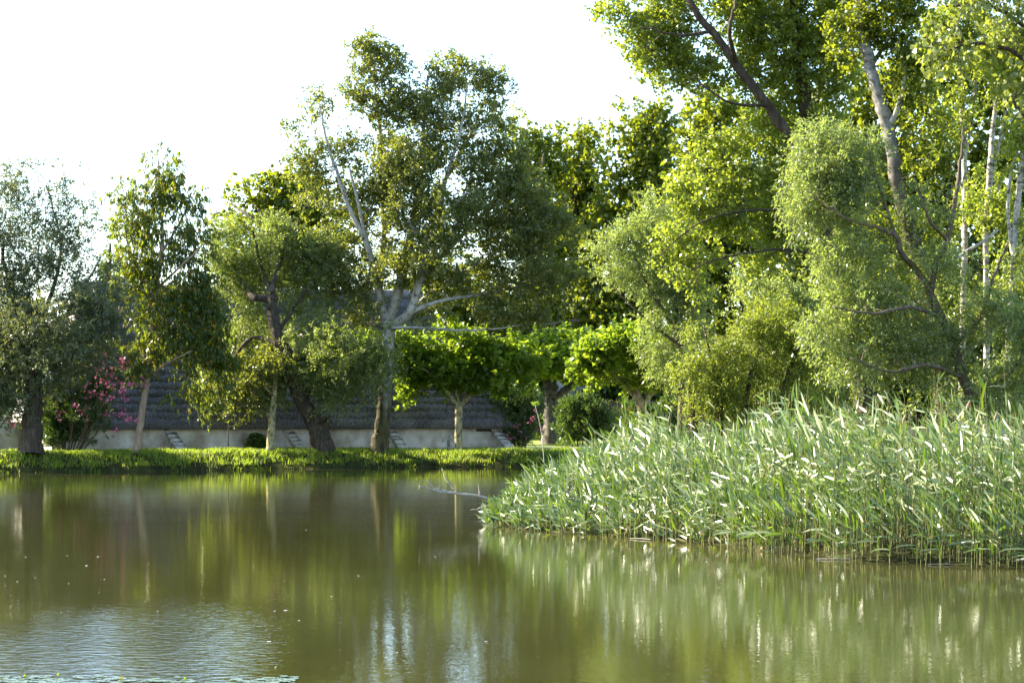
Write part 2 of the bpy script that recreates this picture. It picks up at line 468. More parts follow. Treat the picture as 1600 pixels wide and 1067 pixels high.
def grid_face(P0, U, Vv, nu, nv, jit, nrm):
    u = np.linspace(0, 1, nu); v = np.linspace(0, 1, nv)
    A, B = np.meshgrid(u, v)
    P = np.array(P0) + A[..., None] * np.array(U) + B[..., None] * np.array(Vv)
    P = P + np.array(nrm) * (rng.normal(0, jit, A.shape))[..., None]
    i = (np.arange(nv - 1)[:, None] * nu + np.arange(nu - 1)[None]).reshape(-1)
    return P.reshape(-1, 3), np.stack([i, i + 1, i + nu + 1, i + nu], -1)

TH = math.radians(24)
bc, bsn = math.cos(TH), math.sin(TH)
BX1, BY1, BL = -.52, 107.0, 23.4                       # right front corner of the wall, length
BX0, BY0 = BX1 - BL * bc, BY1 - BL * bsn
barn = empty('thatched_barn', (BX0, BY0, 0))
barn.rotation_euler = (0, 0, TH)
B0 = np.array([BX0, BY0, 0])
def add_b(name, V, faces, mat, smooth=False):
    return add(name, np.asarray(V, float) + B0, faces, mat, barn, smooth=smooth)
def along(px, back=0.0):
    k = (px - 800) / F; x0 = BX0 - bsn * back; y0 = BY0 + bc * back
    return (k * y0 - x0) / (bc - k * bsn)
def wz(px, py, back=0.0):
    return H - (py - HY) / F * (BY0 + bc * back + along(px, back) * bsn)
tag(barn, 'long low barn with a dark stepped thatch roof and pale plaster wall', 'barn')
XL, XR, YF, YB, ZE, ZR = 0.0, BL, 0.0, 14.2, 2.06, 9.0
YR = (YF + YB) / 2
v, f = grid_face((XL, YF, .5), (XR - XL, 0, 0), (0, 0, ZE - .35), 120, 12, .012, (0, 1, 0))
add_b('front_wall', v, [f], M['plaster'], smooth=True)
add_b('side_wall', [(XR, YF, .5), (XR, YB, .5), (XR, YB, ZE + .1), (XR, YF, ZE + .1)], [[(0, 1, 2, 3)]], M['plaster'])
add_b('end_wall', [(XL, YF, .5), (XL, YB, .5), (XL, YB, ZE), (XL + 3.0, YR, ZR - .3), (XL, YF, ZE)], [[(0, 4, 3, 2, 1)]], M['plaster'])
add_b('back_wall', [(XL, YB, .5), (XR, YB, .5), (XR, YB, ZE), (XL, YB, ZE)], [[(0, 1, 2, 3)]], M['plaster'])
NC = 19
xr_top = along(655, YR)
def roof_at(t, out):
    """front-left, front-right, back-right corner at height fraction t (0 eave, 1 ridge)"""
    zf = ZE - .12 + (ZR - ZE + .12) * t
    yf = (YF - .55) + (YR - (YF - .55)) * t
    bulge = .35 * math.sin(PI * min(t * 1.15, 1)) * 0.6
    xr = (XR + .35) + (xr_top - (XR + .35)) * (t ** 1.0) + bulge
    yb = (YB + .5) + (YR - (YB + .5)) * t
    return np.array([XL - .4 - out * .5 + t * 3.4, yf - out * .7, zf + out * .7]), np.array([xr + out * .8, yf - out * .7, zf + out * .7]), np.array([xr + out * .8, yb, zf + out * .7])
for k in range(NC):
    t0, t1 = k / NC, min((k + 1.55) / NC, 1.0)
    lo = roof_at(t0 - (.008 if k else 0), .055); hi = roof_at(t1, .01); und = roof_at(t0, -.14 if k == 0 else -.02)
    def path(c, n1=150, n2=50, jz=0, ja=0):
        a = np.linspace(0, 1, n1)[:, None]; b = np.linspace(0, 1, n2)[1:, None]
        P = np.vstack([c[0] * (1 - a) + c[1] * a, c[1] * (1 - b) + c[2] * b])
        P[:, 2] += rng.normal(0, jz, len(P)) + ja * np.sin(np.arange(len(P)) * .31 + k * 1.7) + ja * .6 * np.sin(np.arange(len(P)) * .11 + k)
        P[:, 1] += rng.normal(0, jz * .6, len(P))
        return P
    A, B, C_ = path(und), path(lo, jz=.018, ja=.02), path(tuple((l * .55 + h * .45) + np.array([0, -.035, .035]) for l, h in zip(lo, hi)), jz=.015)
    Dp = path(hi, jz=.01)
    n = len(A)
    V = np.vstack([A, B, C_, Dp])
    i = np.arange(n - 1)
    fs = np.concatenate([np.stack([r * n + i, r * n + i + 1, (r + 1) * n + i + 1, (r + 1) * n + i], -1) for r in range(3)])
    add_b('thatch_course', V, [fs], M['thatch'])
add_b('back_roof_slope', [(XL - .4, YB + .5, ZE - .1), (XR + .3, YB + .5, ZE - .1), (xr_top, YR, ZR), (XL + 3.0, YR, ZR)], [[(0, 1, 2, 3)]], M['thatch'])
rp = spline([(XL + 2.6, YR, ZR + .12), ((XL + xr_top) / 2, YR, ZR + .02), (xr_top + .1, YR, ZR + .1)], 60)
v, f = bark_tube(rp, np.full(60, .26), 10, .06)
add_b('ridge_cap', v, f, M['mortar'], smooth=True)
add_b('wall_plate', box_verts((( XL + XR) / 2, YF - .06, ZE - .16), XR - XL - .1, .12, .12), [BOXF], M['timber'])
for bx in (262, 447, 607, 772):                      # stone buttresses leaning on the wall
    x0 = along(bx - 6)
    dv = np.array([.36, -.93, 0]); wv = np.array([.93, .36, 0]) * .50
    b0 = np.array([x0, YF + .12, .6])
    hgt, run = ZE - .25 - .6, 1.15
    prof = [(0, 0), (0, hgt), (.12, hgt), (run, .25), (run, 0)]
    P = np.array([b0 + dv * a + np.array([0, 0, z]) for a, z in prof])
    V = np.vstack([P, P + wv])
    fs = [np.array([(0, 1, 2, 3, 4)]), np.array([(9, 8, 7, 6, 5)]), np.array([(i, (i + 1) % 5 + 0, (i + 1) % 5 + 5, i + 5) for i in range(5)])]
    bt = add_b('buttress', V, fs, M['plaster'])
    for k in range(5):                               # cap stones down the slope
        t0, t1 = (k + .0) / 5, (k + 1.0) / 5
        a0, a1 = .10 + (run - .04) * t0, .10 + (run - .04) * t1
        z0, z1 = hgt + .03 + (.25 - hgt) * t0, hgt + .03 + (.25 - hgt) * t1
        j = rng.uniform(-.01, .02)
        q = []
        for (a, z) in ((a0, z0 + .05 + j), (a1 + .03, z1 + .07 + j), (a1 + .03, z1 - .16), (a0, z0 - .12)):
            for s in (-.08, 1.08):
                q.append(b0 + dv * a + wv * s + np.array([0, 0, z]) + rng.normal(0, .014, 3))
        st = add_b('stone', np.array(q), [[(0, 1, 3, 2), (2, 3, 5, 4), (4, 5, 7, 6), (6, 7, 1, 0), (0, 2, 4, 6), (1, 7, 5, 3)]], M['stone'])
        st.parent = bt
# little arched vent low in the wall
nc = np.array([along(700), 0, wz(700, 697)])
q = []
for r in (.26, .40):
    for a in np.linspace(0, PI, 9):
        q.append((nc[0] + r * math.cos(a) * .8, YF - .05, nc[2] + .22 + r * math.sin(a)))
    q = q
ring = np.array(q); ring = np.vstack([ring, ring + np.array([0, .1, 0])])
i = np.arange(8)
fs = np.concatenate([np.stack([i, i + 1, i + 10, i + 9], -1), np.stack([i, i + 18, i + 19, i + 1], -1), np.stack([i + 9, i + 10, i + 28, i + 27], -1)])
add_b('arch_surround', ring, [fs], M['stone'])
add_b('vent_slot', box_verts((nc[0] + .02, YF - .04, nc[2] + .15), .11, .05, .36), [BOXF], M['mortar'])
add_b('lintel', box_verts((along(757), YF - .04, ZE - .32), .9, .1, .12, .005), [BOXF], M['timber'])

# low garden wall beyond the first willow, far house, cane screen
gw = add('low_garden_wall', box_verts((W(-8, 680, 97)[0], 97.3, 1.45), 2.4, .35, 1.5, .01), [BOXF], M['plaster'], origin=(W(-8, 680, 97)[0], 97.3, .95))
tag(gw, 'short stretch of low cream plaster wall behind the grey-green willow trunk', 'wall')

hs = empty('plastered_house', (6.5, 150, .7))
tag(hs, 'pale plastered house end glimpsed beyond the plane trees', 'house')
hx0, hx1 = W(850, 0, 147)[0], W(944, 0, 147)[0]
add('wall', box_verts(((hx0 + hx1) / 2, 152, 3.1), hx1 - hx0, 4, 5.2), [BOXF], M['plaster'], hs)
add('roof', [(hx0 - .4, 149.6, 5.7), (hx1 + .4, 149.6, 5.7), (hx1 + .4, 152, 7.6), (hx0 - .4, 152, 7.6), (hx1 + .4, 154.4, 5.7), (hx0 - .4, 154.4, 5.7)], [[(0, 1, 2, 3), (3, 2, 4, 5)]], M['thatch'], hs)
cs = empty('cane_screen_fence', (W(1000, 0, 143)[0], 143, .95))
tag(cs, 'dark split cane screen fence at the back of the lawn', 'fence')
cx0, cx1 = W(780, 0, 143)[0], W(1090, 0, 143)[0]
P = []
xx = np.arange(cx0, cx1, .06)
P0 = np.stack([xx, np.full_like(xx, 143) + rng.normal(0, .02, len(xx)), np.full_like(xx, .8)], -1)
P1 = P0 + np.stack([rng.normal(0, .02, len(xx)), np.zeros(len(xx)), 2.6 + rng.normal(0, .07, len(xx))], -1)
v, f = tubes(np.stack([P0, P1], 1), np.full((len(xx), 2), .034), 4)
o = add('cane_screen', v, [f], M['cane'], cs); o['kind'] = 'stuff'
for x in np.linspace(cx0, cx1, 7):
    add('post', box_verts((x, 143.12, 2.1), .1, .1, 2.7), [BOXF], M['timber'], cs)

# ------------------------------------------------------------------ trees and shrubs
NLEAF = [0]
def rand_unit(n):
    return unit(rng.normal(0, 1, (n, 3)))

def make_crown(root, D, lobes, skel, spec):
    """Foliage: clusters in the lobes, joined to the skeleton by boughs, carrying shoots set with single leaves."""
    nc, shoots, nl = int(spec['clusters'] * .80), spec.get('shoots', 11), spec['leaves']
    rc, sl_ = spec.get('rc', .55), spec.get('shoot', .5)
    droop, upb = spec.get('droop', .1), spec.get('up', .35)
    Lm, Wm = spec['leaf'][0] * 1.22, spec['leaf'][1] * 1.30
    depth = spec.get('depth', .8)
    # cluster centres
    wts = np.array([l[2] * l[3] * (l[4] if len(l) > 4 else 1) for l in lobes], float); wts /= wts.sum()
    nfin = nc; nc = int(nc * 1.22)
    which = rng.choice(len(lobes), nc, p=wts)
    Lb = np.array([[l[0], l[1], l[2], l[3], (l[5] if len(l) > 5 else 0)] for l in lobes], float)[which]
    u = rand_unit(nc) * (rng.uniform(.12, 1, (nc, 1)) ** .45) * np.where(rng.random((nc, 1)) < .35, rng.uniform(1.0, 1.38, (nc, 1)), 1.0)
    s = D / F
    C = np.stack([(Lb[:, 0] - 800) * s + u[:, 0] * Lb[:, 2] * s,
                  D + Lb[:, 4] + u[:, 1] * np.maximum(Lb[:, 2] * s * depth, spec.get('mind', .6)),
                  H - (Lb[:, 1] - HY) * s + u[:, 2] * Lb[:, 3] * s], -1)
    k_ = 1.9 * 60 / (D + 20) ** 1.0 if D < 70 else 1.35
    ph = rng.uniform(0, 6, 3)
    fld = np.sin(C[:, 0] * k_ + ph[0] + 1.3 * np.sin(C[:, 2] * k_ * .7)) * np.sin(C[:, 2] * k_ * 1.25 + ph[1]) + .6 * np.sin(C[:, 1] * k_ * .8 + ph[2] + C[:, 0]) + rng.normal(0, .5, nc)
    C = C[np.argsort(-fld)[:nfin]]; nc = nfin
    size = rng.uniform(.6, 1.45, nc) * rc
    gzC = ground_z(C[:, 0], C[:, 1])
    C[:, 2] = np.maximum(C[:, 2], gzC + .25)
    # boughs from the skeleton
    SK = skel
    bP, bR = [], []
    cap = len(SK) + nc * 4
    nodes = np.zeros((cap, 4)); nodes[:len(SK)] = SK; cnt = len(SK)
    d0 = np.array([np.linalg.norm(SK[:, :3] - c, axis=1).min() for c in C])
    bP, bR = np.zeros((nc, 5, 3)), np.zeros((nc, 5))
    for i in np.argsort(d0):
        nd = nodes[:cnt]; c = C[i]
        dd = np.linalg.norm(nd[:, :3] - c, axis=1) + 1.1 * np.maximum(0, nd[:, 2] - c[2] + .15) + np.clip(.012 - nd[:, 3], 0, 1) * 40
        j = int(dd.argmin()); a0 = nd[j, :3]; ln_ = float(np.linalg.norm(c - a0))
        j1, j2, j3 = rng.normal(0, .05, 3) * ln_, rng.normal(0, .10, 3) * ln_, rng.normal(0, .06, 3) * ln_
        sag = np.array([0, 0, .10 * ln_ if droop >= .2 else -.07 * ln_])
        pts = np.array([a0, a0 * .75 + c * .25 + j1 + sag * .7, a0 * .5 + c * .5 + j2 + sag, a0 * .25 + c * .75 + j3 + sag * .6, c])
        r0 = min(nd[j, 3] * .75, (.009 + .009 * ln_) * spec.get('bough', 1))
        bP[i] = pts; bR[i] = r0 * np.array([1, .85, .7, .55, .35])
        nodes[cnt:cnt + 4, :3] = pts[1:]; nodes[cnt:cnt + 4, 3] = bR[i, 1:]; cnt += 4
    v, f = tubes(bP, bR, 4)
    # shoots
    ns = nc * shoots
    ci = np.repeat(np.arange(nc), shoots)
    sz = size[ci][:, None]
    off = rng.normal(0, .36, (ns, 3)) * sz * np.array([1, 1, .8])
    st = C[ci] + off
    dr = unit(rand_unit(ns) * .9 + unit(off) * .7 + np.array([0, 0, upb]))
    ln = rng.uniform(.6, 1.4, ns)[:, None] * sl_
    en = st + dr * ln; en[:, 2] -= droop * ln[:, 0]
    md = (st + en) / 2; md[:, 2] += droop * .25 * ln[:, 0]
    keep = rng.random(ns) < spec.get('twigfrac', .3)
    tP = np.stack([C[ci] * .5 + st * .5, st, en], 1)[keep]
    tR = np.tile(np.array([[.007, .0055, .003]]) * spec.get('twigr', 1), (keep.sum(), 1))
    v2, f2 = tubes(tP[:, 1:], tR[:, 1:], 3)
    tw = add('twig', np.vstack([v, v2]), [np.concatenate([f, f2 + len(v)])], spec['twigmat'], root, kind='stuff')
    # leaves
    n = ns * nl
    NLEAF[0] += n
    si = np.repeat(np.arange(ns), nl)
    t = rng.uniform(.05, 1.05, (n, 1))
    B = st[si] * (1 - t) ** 2 + 2 * md[si] * t * (1 - t) + en[si] * t ** 2
    B += rng.normal(0, .03, B.shape) * (1 + 1.5 * rc)
    ax = unit(dr[si] * spec.get('along', .5) + rand_unit(n) * .8 + np.array([0, 0, -1]) * spec.get('hang', .25))
    nm = unit(rand_unit(n) + np.array([0, 0, spec.get('flat', .5)]))
    L = rng.uniform(.7, 1.25, n) * Lm; Wd = rng.uniform(.75, 1.2, n) * Wm
    if spec.get('lobed'): v, f = leaf_hex(B, ax, nm, L, Wd)
    else: v, f = leaf_quads(B, ax, nm, L, Wd, spec.get('mid', .42))
    tone = np.clip(.5 + .28 * rng.normal(0, 1, nc)[ci][si] + .25 * rng.normal(0, 1, n), 0, 1)
    oddv = (rng.random(n) < spec.get('oddp', 0.0)).astype(float)
    rep = len(f) // n
    if spec.get('singles'):
        pick = np.argsort(np.where((B[:, 0] / B[:, 1] * F < 790) & ((H - B[:, 2]) / B[:, 1] * F > -640), B[:, 1], 1e6))[:280]
        mes = [mesh_data('leaf', *[(lambda q: (q[0], [q[1]]))(leaf_hex(np.zeros((1, 3)), np.array([[1., 0, 0]]), np.array([[0, 0, 1.]]), np.array([1.]), np.array([w_])))][0], spec['mat'], {'tone': np.full(2, t_)})
               for w_, t_ in ((.85, .2), (.95, .5), (1.05, .8), (.9, 1.0), (1.0, .35), (.8, .65))]
        from mathutils import Matrix
        for k_, i_ in enumerate(pick):
            A_ = ax[i_]; N2 = unit(nm[i_] - A_ * (nm[i_] @ A_)); S2 = np.cross(N2, A_)
            m_ = Matrix([[A_[r_] * L[i_], S2[r_] * L[i_], N2[r_] * L[i_], B[i_, r_] - root.location[r_]] for r_ in range(3)] + [[0, 0, 0, 1]])
            o_ = bpy.data.objects.new('leaf', mes[k_ % 6]); col.objects.link(o_); o_.parent = root; o_.matrix_local = m_
        sel = np.ones(n, bool); sel[pick] = False
        B, ax, nm, L, Wd = B[sel], ax[sel], nm[sel], L[sel], Wd[sel]; tone = tone[sel]; n = len(B)
        v, f = leaf_quads(B, ax, nm, L, Wd, .42)
    attr = {'tone': np.repeat(tone, rep)}
    if spec.get('oddp'): attr['odd'] = np.repeat(oddv, rep)
    fo = add('foliage', v, [f], spec['mat'], root, attr=attr, kind='stuff')
    return C

def make_tree(name, label, cat, D, trunk, limbs, lobes, spec, barkm, group=None, limbm=None, flare=.35, ivy=None):
    def conv(line):
        P = np.array([W(p[0], p[1], D + (p[3] if len(p) > 3 else 0)) for p in line])
        R = np.array([p[2] * D / F for p in line])
        return P, R
    P, R = conv(trunk)
    gz = float(ground_z(P[0][0], P[0][1]))
    root = empty(name, (P[0][0], P[0][1], gz))
    tag(root, label, cat, group)
    P[0][2] = gz - .15
    m = max(10, len(P) * 7)
    PR = spline(np.hstack([P, R[:, None]]), m)
    PR[:, :3] += rng.normal(0, .012, (m, 3)) * (R[0] / .2)
    v, f = bark_tube(PR[:, :3], np.maximum(PR[:, 3], .006), 12, .05, flare)
    tr = add('trunk', v, f, barkm, root, smooth=True)
    sk = [PR[m // 3:]]
    for li in limbs:
        P, R = conv(li)
        m = max(8, len(P) * 6)
        q = spline(np.hstack([P, R[:, None]]), m)
        q[:, :3] += rng.normal(0, .02, (m, 3)) * np.linspace(0, 1, m)[:, None]
        v, f = bark_tube(q[:, :3], np.maximum(q[:, 3], .005), 8, .05)
        add('branch', v, f, limbm or barkm, root, smooth=True)
        sk.append(q[1:])
    skel = np.vstack(sk)
    C = make_crown(root, D, lobes, skel, spec)
    if ivy:
        n, z0, z1 = ivy
        q = PR[rng.integers(0, int(len(PR) * z1), n)]
        th = rng.uniform(0, 2 * PI, n)
        out = np.stack([np.cos(th), np.sin(th), np.zeros(n)], -1)
        B = q[:, :3] + out * (q[:, 3:4] + rng.uniform(0, .10, (n, 1))) + np.stack([np.zeros(n), np.zeros(n), rng.uniform(-.35, .35, n)], -1)
        v, f = leaf_quads(B, unit(rng.normal(0, .5, (n, 3)) + np.array([0, 0, -1])), out + rng.normal(0, .35, (n, 3)), rng.uniform(.05, .09, n), rng.uniform(.05, .09, n))
        NLEAF[0] += n
        add('ivy', v, [f], M['ivy_leaf'], root, attr={'tone': rng.random(n)}, kind='stuff')
    return root

def S_(mat, clusters, leaves, leaf, twig='twig', **kw):
    d = dict(mat=M[mat], clusters=clusters, leaves=leaves, leaf=leaf, twigmat=M[twig]); d.update(kw); return d

willow = dict(rc=.5, shoot=.55, up=.15, droop=.25, along=.9, hang=.35, flat=.3)
poplar = dict(rc=.5, shoot=.42, up=.3, droop=.08, along=.4, hang=.3, flat=.3)

# grey-green willow at the edge of the frame
make_tree('willow_tree', 'broad grey-green willow with a dark thick trunk beside the pink oleander', 'tree', 92.8,
    [(48, 703, 17), (50, 660, 15), (53, 615, 13), (50, 560, 12), (44, 510, 10)],
    [[(52, 600, 6), (90, 565, 4, .5), (130, 540, 2.5, 0), (170, 510, 1.5, 0)], [(50, 570, 6), (30, 500, 5, 1), (12, 430, 3.5, 1), (5, 390, 2.5, 1), (30, 340, 1, 1)],
     [(48, 530, 5), (80, 460, 3.5, 1), (95, 380, 2, 1), (72, 290, 1)], [(50, 550, 5), (-10, 500, 4, 1), (-50, 430, 2)], [(46, 520, 4), (120, 460, 2.4, 1), (160, 400, 1.2, 1)],
     [(52, 590, 4), (10, 570, 3, 1), (-30, 570, 2, 1)]],
    [(70, 275, 42, 38, .5), (15, 310, 45, 50, .6), (112, 345, 38, 50, .7), (60, 390, 75, 55, .9), (-40, 380, 55, 90, .7), (140, 440, 50, 50, .6), (0, 480, 70, 70, 1),
     (90, 490, 80, 55, 1), (165, 515, 42, 45, .6), (40, 570, 80, 60, 1), (-40, 590, 60, 70, 1), (105, 570, 50, 45, .7), (10, 635, 60, 30, .5), (150, 470, 60, 30, .5, -1.5), (60, 520, 90, 60, .8, -2)],
    S_('grey_willow_leaf', 800, 12, (.15, .044), shoots=10, **willow), M['bark_dark'])
# dim tree carrying on outside the frame, it shades the bank
make_tree('willow_tree', 'willow standing mostly outside the frame beyond the grey-green one', 'tree', 95.0,
    [(-150, 703, 16), (-150, 600, 14), (-140, 500, 9)], [[(-150, 580, 8), (-200, 450, 4)], [(-145, 540, 7), (-110, 400, 4)]],
    [(-150, 380, 90, 90), (-180, 500, 90, 80), (-110, 520, 70, 80), (-230, 420, 80, 90)],
    S_('grey_willow_leaf', 110, 8, (.24, .08), shoots=7, **willow), M['bark_dark'])

# tall drooping-leaved tree with the tan leaning trunk
make_tree('eucalyptus_tree', 'slim tree with smooth tan leaning trunk and dark drooping leaves', 'tree', 95.4,
    [(213, 703, 6), (218, 670, 5.2), (226, 615, 5), (233, 565, 4.6), (238, 510, 4), (246, 440, 3.5), (254, 370, 2.8), (250, 300, 2), (247, 250, 1.2)],
    [[(232, 588, 2), (250, 575, 1.6, -.6), (272, 562, 1.2, -1), (300, 548, .8, -1.5)], [(238, 520, 2.6), (275, 470, 2, 1), (320, 430, 1.2, 1)], [(242, 470, 2.5), (215, 420, 1.8), (195, 370, 1)],
     [(250, 400, 2.2), (285, 340, 1.5), (300, 300, 1)], [(236, 540, 2.4), (205, 510, 1.6), (185, 480, 1)], [(246, 450, 2), (300, 400, 1.4, -1.5), (320, 380, .8, -2)]],
    [(245, 258, 36, 26, .7), (212, 300, 36, 28, .6), (282, 300, 38, 36, .8), (250, 345, 55, 36, 1), (205, 350, 28, 25, .5), (300, 380, 34, 45, .8), (228, 400, 48, 40, .7), (205, 450, 36, 40, .5),
     (262, 450, 50, 40, .9), (320, 440, 28, 45, .8), (330, 495, 38, 40, .9), (245, 510, 48, 34, .8), (300, 540, 50, 42, .9), (225, 560, 34, 30, .5), (345, 555, 26, 40, .7), (280, 600, 26, 26, .45), (335, 610, 22, 26, .4), (190, 540, 25, 25, .3)],
    S_('euca_leaf', 470, 13, (.19, .050), shoots=7, rc=.42, shoot=.5, up=-.1, droop=.7, along=.3, hang=1.5, flat=0, oddp=.035, mid=.35, depth=.8), M['bark_euca'])

# middle willow with leaning dark trunk
make_tree('willow_tree', 'feathery light green willow leaning on a thick dark crooked trunk', 'tree', 100.4,
    [(506, 703, 17, -.6), (498, 672, 15, -.9), (481, 640, 13, -1.2), (462, 600, 11, -1.6), (448, 560, 10, -1.8), (433, 520, 9, -1.8), (424, 480, 8, -1.6), (426, 462, 7.5, -1.5)],
    [[(425, 468, 7, -1.5), (408, 466, 5.5, -1.5), (395, 464, 5, -1.4), (385, 450, 3.5), (370, 430, 2)], [(426, 465, 6, -1.5), (428, 440, 4, -1), (440, 400, 3), (445, 350, 1.5)], [(426, 460, 5, -1.5), (410, 420, 3), (395, 360, 1.5)],
     [(434, 520, 4, -1.8), (450, 495, 3, -1), (480, 450, 2, -1), (500, 420, 1)], [(448, 560, 6, -1.8), (490, 560, 4, -1.5), (540, 560, 3, -2), (590, 555, 1.5, -2)], [(455, 580, 5, -1.7), (410, 560, 3, 1), (370, 560, 1.5)],
     [(470, 615, 5, -1.5), (510, 600, 3, -1.5), (550, 610, 2, -2)], [(440, 540, 4, -1.8), (390, 530, 3, -1), (350, 590, 2, -1.5)], [(500, 675, 8, -.9), (511, 662, 7, -.9), (516, 652, 5, -.9)]],
    [(400, 365, 55, 32, .9), (350, 385, 30, 38, .7), (445, 385, 45, 34, .9), (370, 425, 45, 36, 1, 1), (430, 430, 50, 30, .8, 1.2), (485, 420, 34, 46, .6), (350, 440, 30, 40, .5), (480, 480, 40, 30, .5), (385, 500, 36, 30, .6),
     (380, 555, 50, 38, 1, .6), (352, 600, 32, 38, .7), (415, 590, 36, 34, .8), (450, 520, 40, 30, .5, 1.5), (500, 545, 55, 40, 1, -2), (560, 560, 50, 38, 1, -2.5), (600, 550, 24, 40, .6, -2.5), (505, 595, 36, 30, .8, -1.5), (545, 612, 35, 26, .5, -2), (600, 610, 20, 30, .25, -2.5), (330, 560, 20, 30, .4)],
    S_('willow_leaf', 820, 13, (.13, .042), shoots=10, **willow), M['bark_dark'], flare=.2)

# slender tree with spotted yellow trunk
make_tree('young_plane_tree', 'small tree with a spotted cream trunk under the light green willow', 'tree', 98.6,
    [(422, 706, 6.6), (423, 680, 6), (425, 650, 5.2), (428, 620, 4.5), (432, 590, 3.5)],
    [[(424, 655, 3), (415, 645, 2.4), (405, 640, 1.6)], [(428, 620, 2.5), (400, 590, 2), (370, 570, 1)], [(430, 600, 2.5), (450, 570, 1.5)]],
    [(400, 590, 42, 34), (430, 570, 36, 30), (368, 600, 28, 30, .6), (425, 630, 28, 22, .8), (345, 620, 22, 20, .4), (405, 636, 24, 16, .5)],
    S_('poplar_leaf', 120, 14, (.10, .075), shoots=8, **poplar), M['bark_plane'])
make_tree('sapling', 'thin bare-stemmed sapling against the plaster wall', 'sapling', 99.0,
    [(357, 704, 1.0), (357, 670, .9), (359, 640, .8), (360, 620, .6)], [[(358, 655, .6), (350, 640, .5)], [(359, 640, .5), (372, 635, .4)]],
    [(357, 650, 10, 7, .5), (362, 630, 16, 10), (378, 660, 10, 8, .5)], S_('poplar_leaf', 9, 7, (.09, .06), shoots=5, rc=.18, shoot=.3), M['twig'])

# the tall white poplar
make_tree('white_poplar_tree', 'tallest tree, white poplar with pale forking limbs and mossy dark base', 'tree', 101.0,
    [(592, 704, 13.5), (595, 675, 12), (600, 630, 10.5), (604, 580, 9.5), (607, 535, 9.5), (606, 505, 10), (607, 495, 9)],
    [[(607, 510, 8), (622, 455, 8), (634, 400, 7), (645, 350, 6), (655, 280, 4.5), (662, 200, 3), (668, 120, 1.5)],
     [(610, 512, 8), (640, 488, 7, -1), (655, 440, 6, -1), (664, 385, 5.5, -1), (680, 335, 4.5, -1), (692, 295, 3, -1), (720, 200, 2, -1), (730, 130, 1, -1)],
     [(602, 512, 7), (594, 470, 5, 1), (597, 410, 4.5, 1), (600, 350, 4, 1), (597, 290, 4, 1), (595, 220, 3.5, 1), (588, 150, 2.5, 1), (582, 80, 1.2, 1)],
     [(603, 505, 6), (585, 430, 5, -.5), (572, 375, 4.5, -1), (550, 335, 4, -1), (530, 280, 3, -1), (510, 220, 2, -1), (500, 160, 1, -1)],
     [(572, 375, 3, -1), (558, 310, 2.5, -1.5), (545, 260, 1.5, -1.5)],
     [(640, 488, 4.5, -1), (690, 470, 3.2, -1), (740, 462, 2.6, 0), (790, 452, 2, 0), (850, 440, 1, 0)],
     [(612, 512, 3, -.5), (660, 512, 2.2, -.8), (715, 516, 1.9, -.8), (770, 514, 1.4, -.5), (830, 505, .8, 0)],
     [(655, 440, 5, -1), (690, 400, 4, 0), (740, 350, 3, 1), (790, 300, 2, 1), (830, 270, 1, 1)],
     [(645, 350, 4), (690, 290, 3.5, 2), (730, 220, 2.5, 2), (760, 150, 1.2, 2)],
     [(664, 385, 4, -1), (648, 362, 3.5, -2), (636, 340, 2, -2)], [(680, 340, 3, -1), (705, 325, 2.4, -2), (730, 300, 1.5, -2)],
     [(610, 520, 5), (560, 495, 3, 1), (530, 470, 2, 1), (500, 460, 1, 1)], [(640, 488, 5, 1), (700, 440, 4, 3), (780, 400, 3, 3), (860, 380, 1.5, 3)]],
    [(572, 78, 26, 22, .8), (603, 100, 34, 32, .9), (560, 120, 18, 26, .6), (575, 160, 26, 22, .6), (545, 140, 14, 12, .5), (615, 160, 32, 34, .9), (590, 190, 20, 25, .4), (640, 180, 34, 34, .8), (500, 165, 22, 24, .5), (485, 205, 36, 24, .6), (455, 208, 14, 14, .5),
     (515, 235, 34, 30, .7), (490, 255, 36, 30, .7), (530, 280, 50, 30, .8), (550, 235, 20, 20, .4), (612, 235, 40, 30, .8), (660, 230, 44, 40, .9), (620, 290, 55, 36, .8), (570, 320, 50, 32, .8),
     (712, 112, 44, 26, .9), (765, 140, 28, 34, .9), (690, 130, 30, 26, .8), (700, 170, 54, 40, 1), (755, 205, 45, 40, 1), (720, 250, 60, 40, 1), (790, 260, 40, 40, .9), (700, 305, 55, 34, .8), (775, 320, 60, 36, 1), (835, 310, 40, 40, .9),
     (860, 360, 38, 40, .9), (800, 375, 60, 36, 1), (730, 370, 60, 34, .7), (660, 350, 50, 40, .5), (590, 380, 55, 30, .6), (525, 370, 40, 40, .7), (545, 430, 50, 34, .8), (590, 450, 34, 30, .4), (560, 490, 50, 26, .6), (495, 330, 40, 34, .7), (520, 425, 44, 40, .8), (480, 390, 34, 40, .6), (640, 330, 50, 40, .8, -2), (690, 400, 60, 40, .8, -2), (600, 420, 50, 40, .6, -2), (640, 260, 50, 40, .7, -2), (700, 340, 50, 40, .7, -2.5),
     (665, 430, 50, 34, .5), (740, 430, 60, 32, .8), (820, 430, 55, 36, .9), (875, 430, 34, 44, .8), (700, 480, 55, 20, .4), (790, 485, 70, 22, .7), (860, 490, 40, 26, .7), (660, 500, 30, 16, .3)],
    S_('poplar_leaf', 1900, 10, (.104, .085), 'twig_pale', shoots=9, rc=.44, shoot=.42, up=.3, droop=.08, along=.4, hang=.3, flat=.3, twigfrac=.35, depth=.9, bough=1.3), M['bark_base'], limbm=M['bark_poplar'], flare=.25)

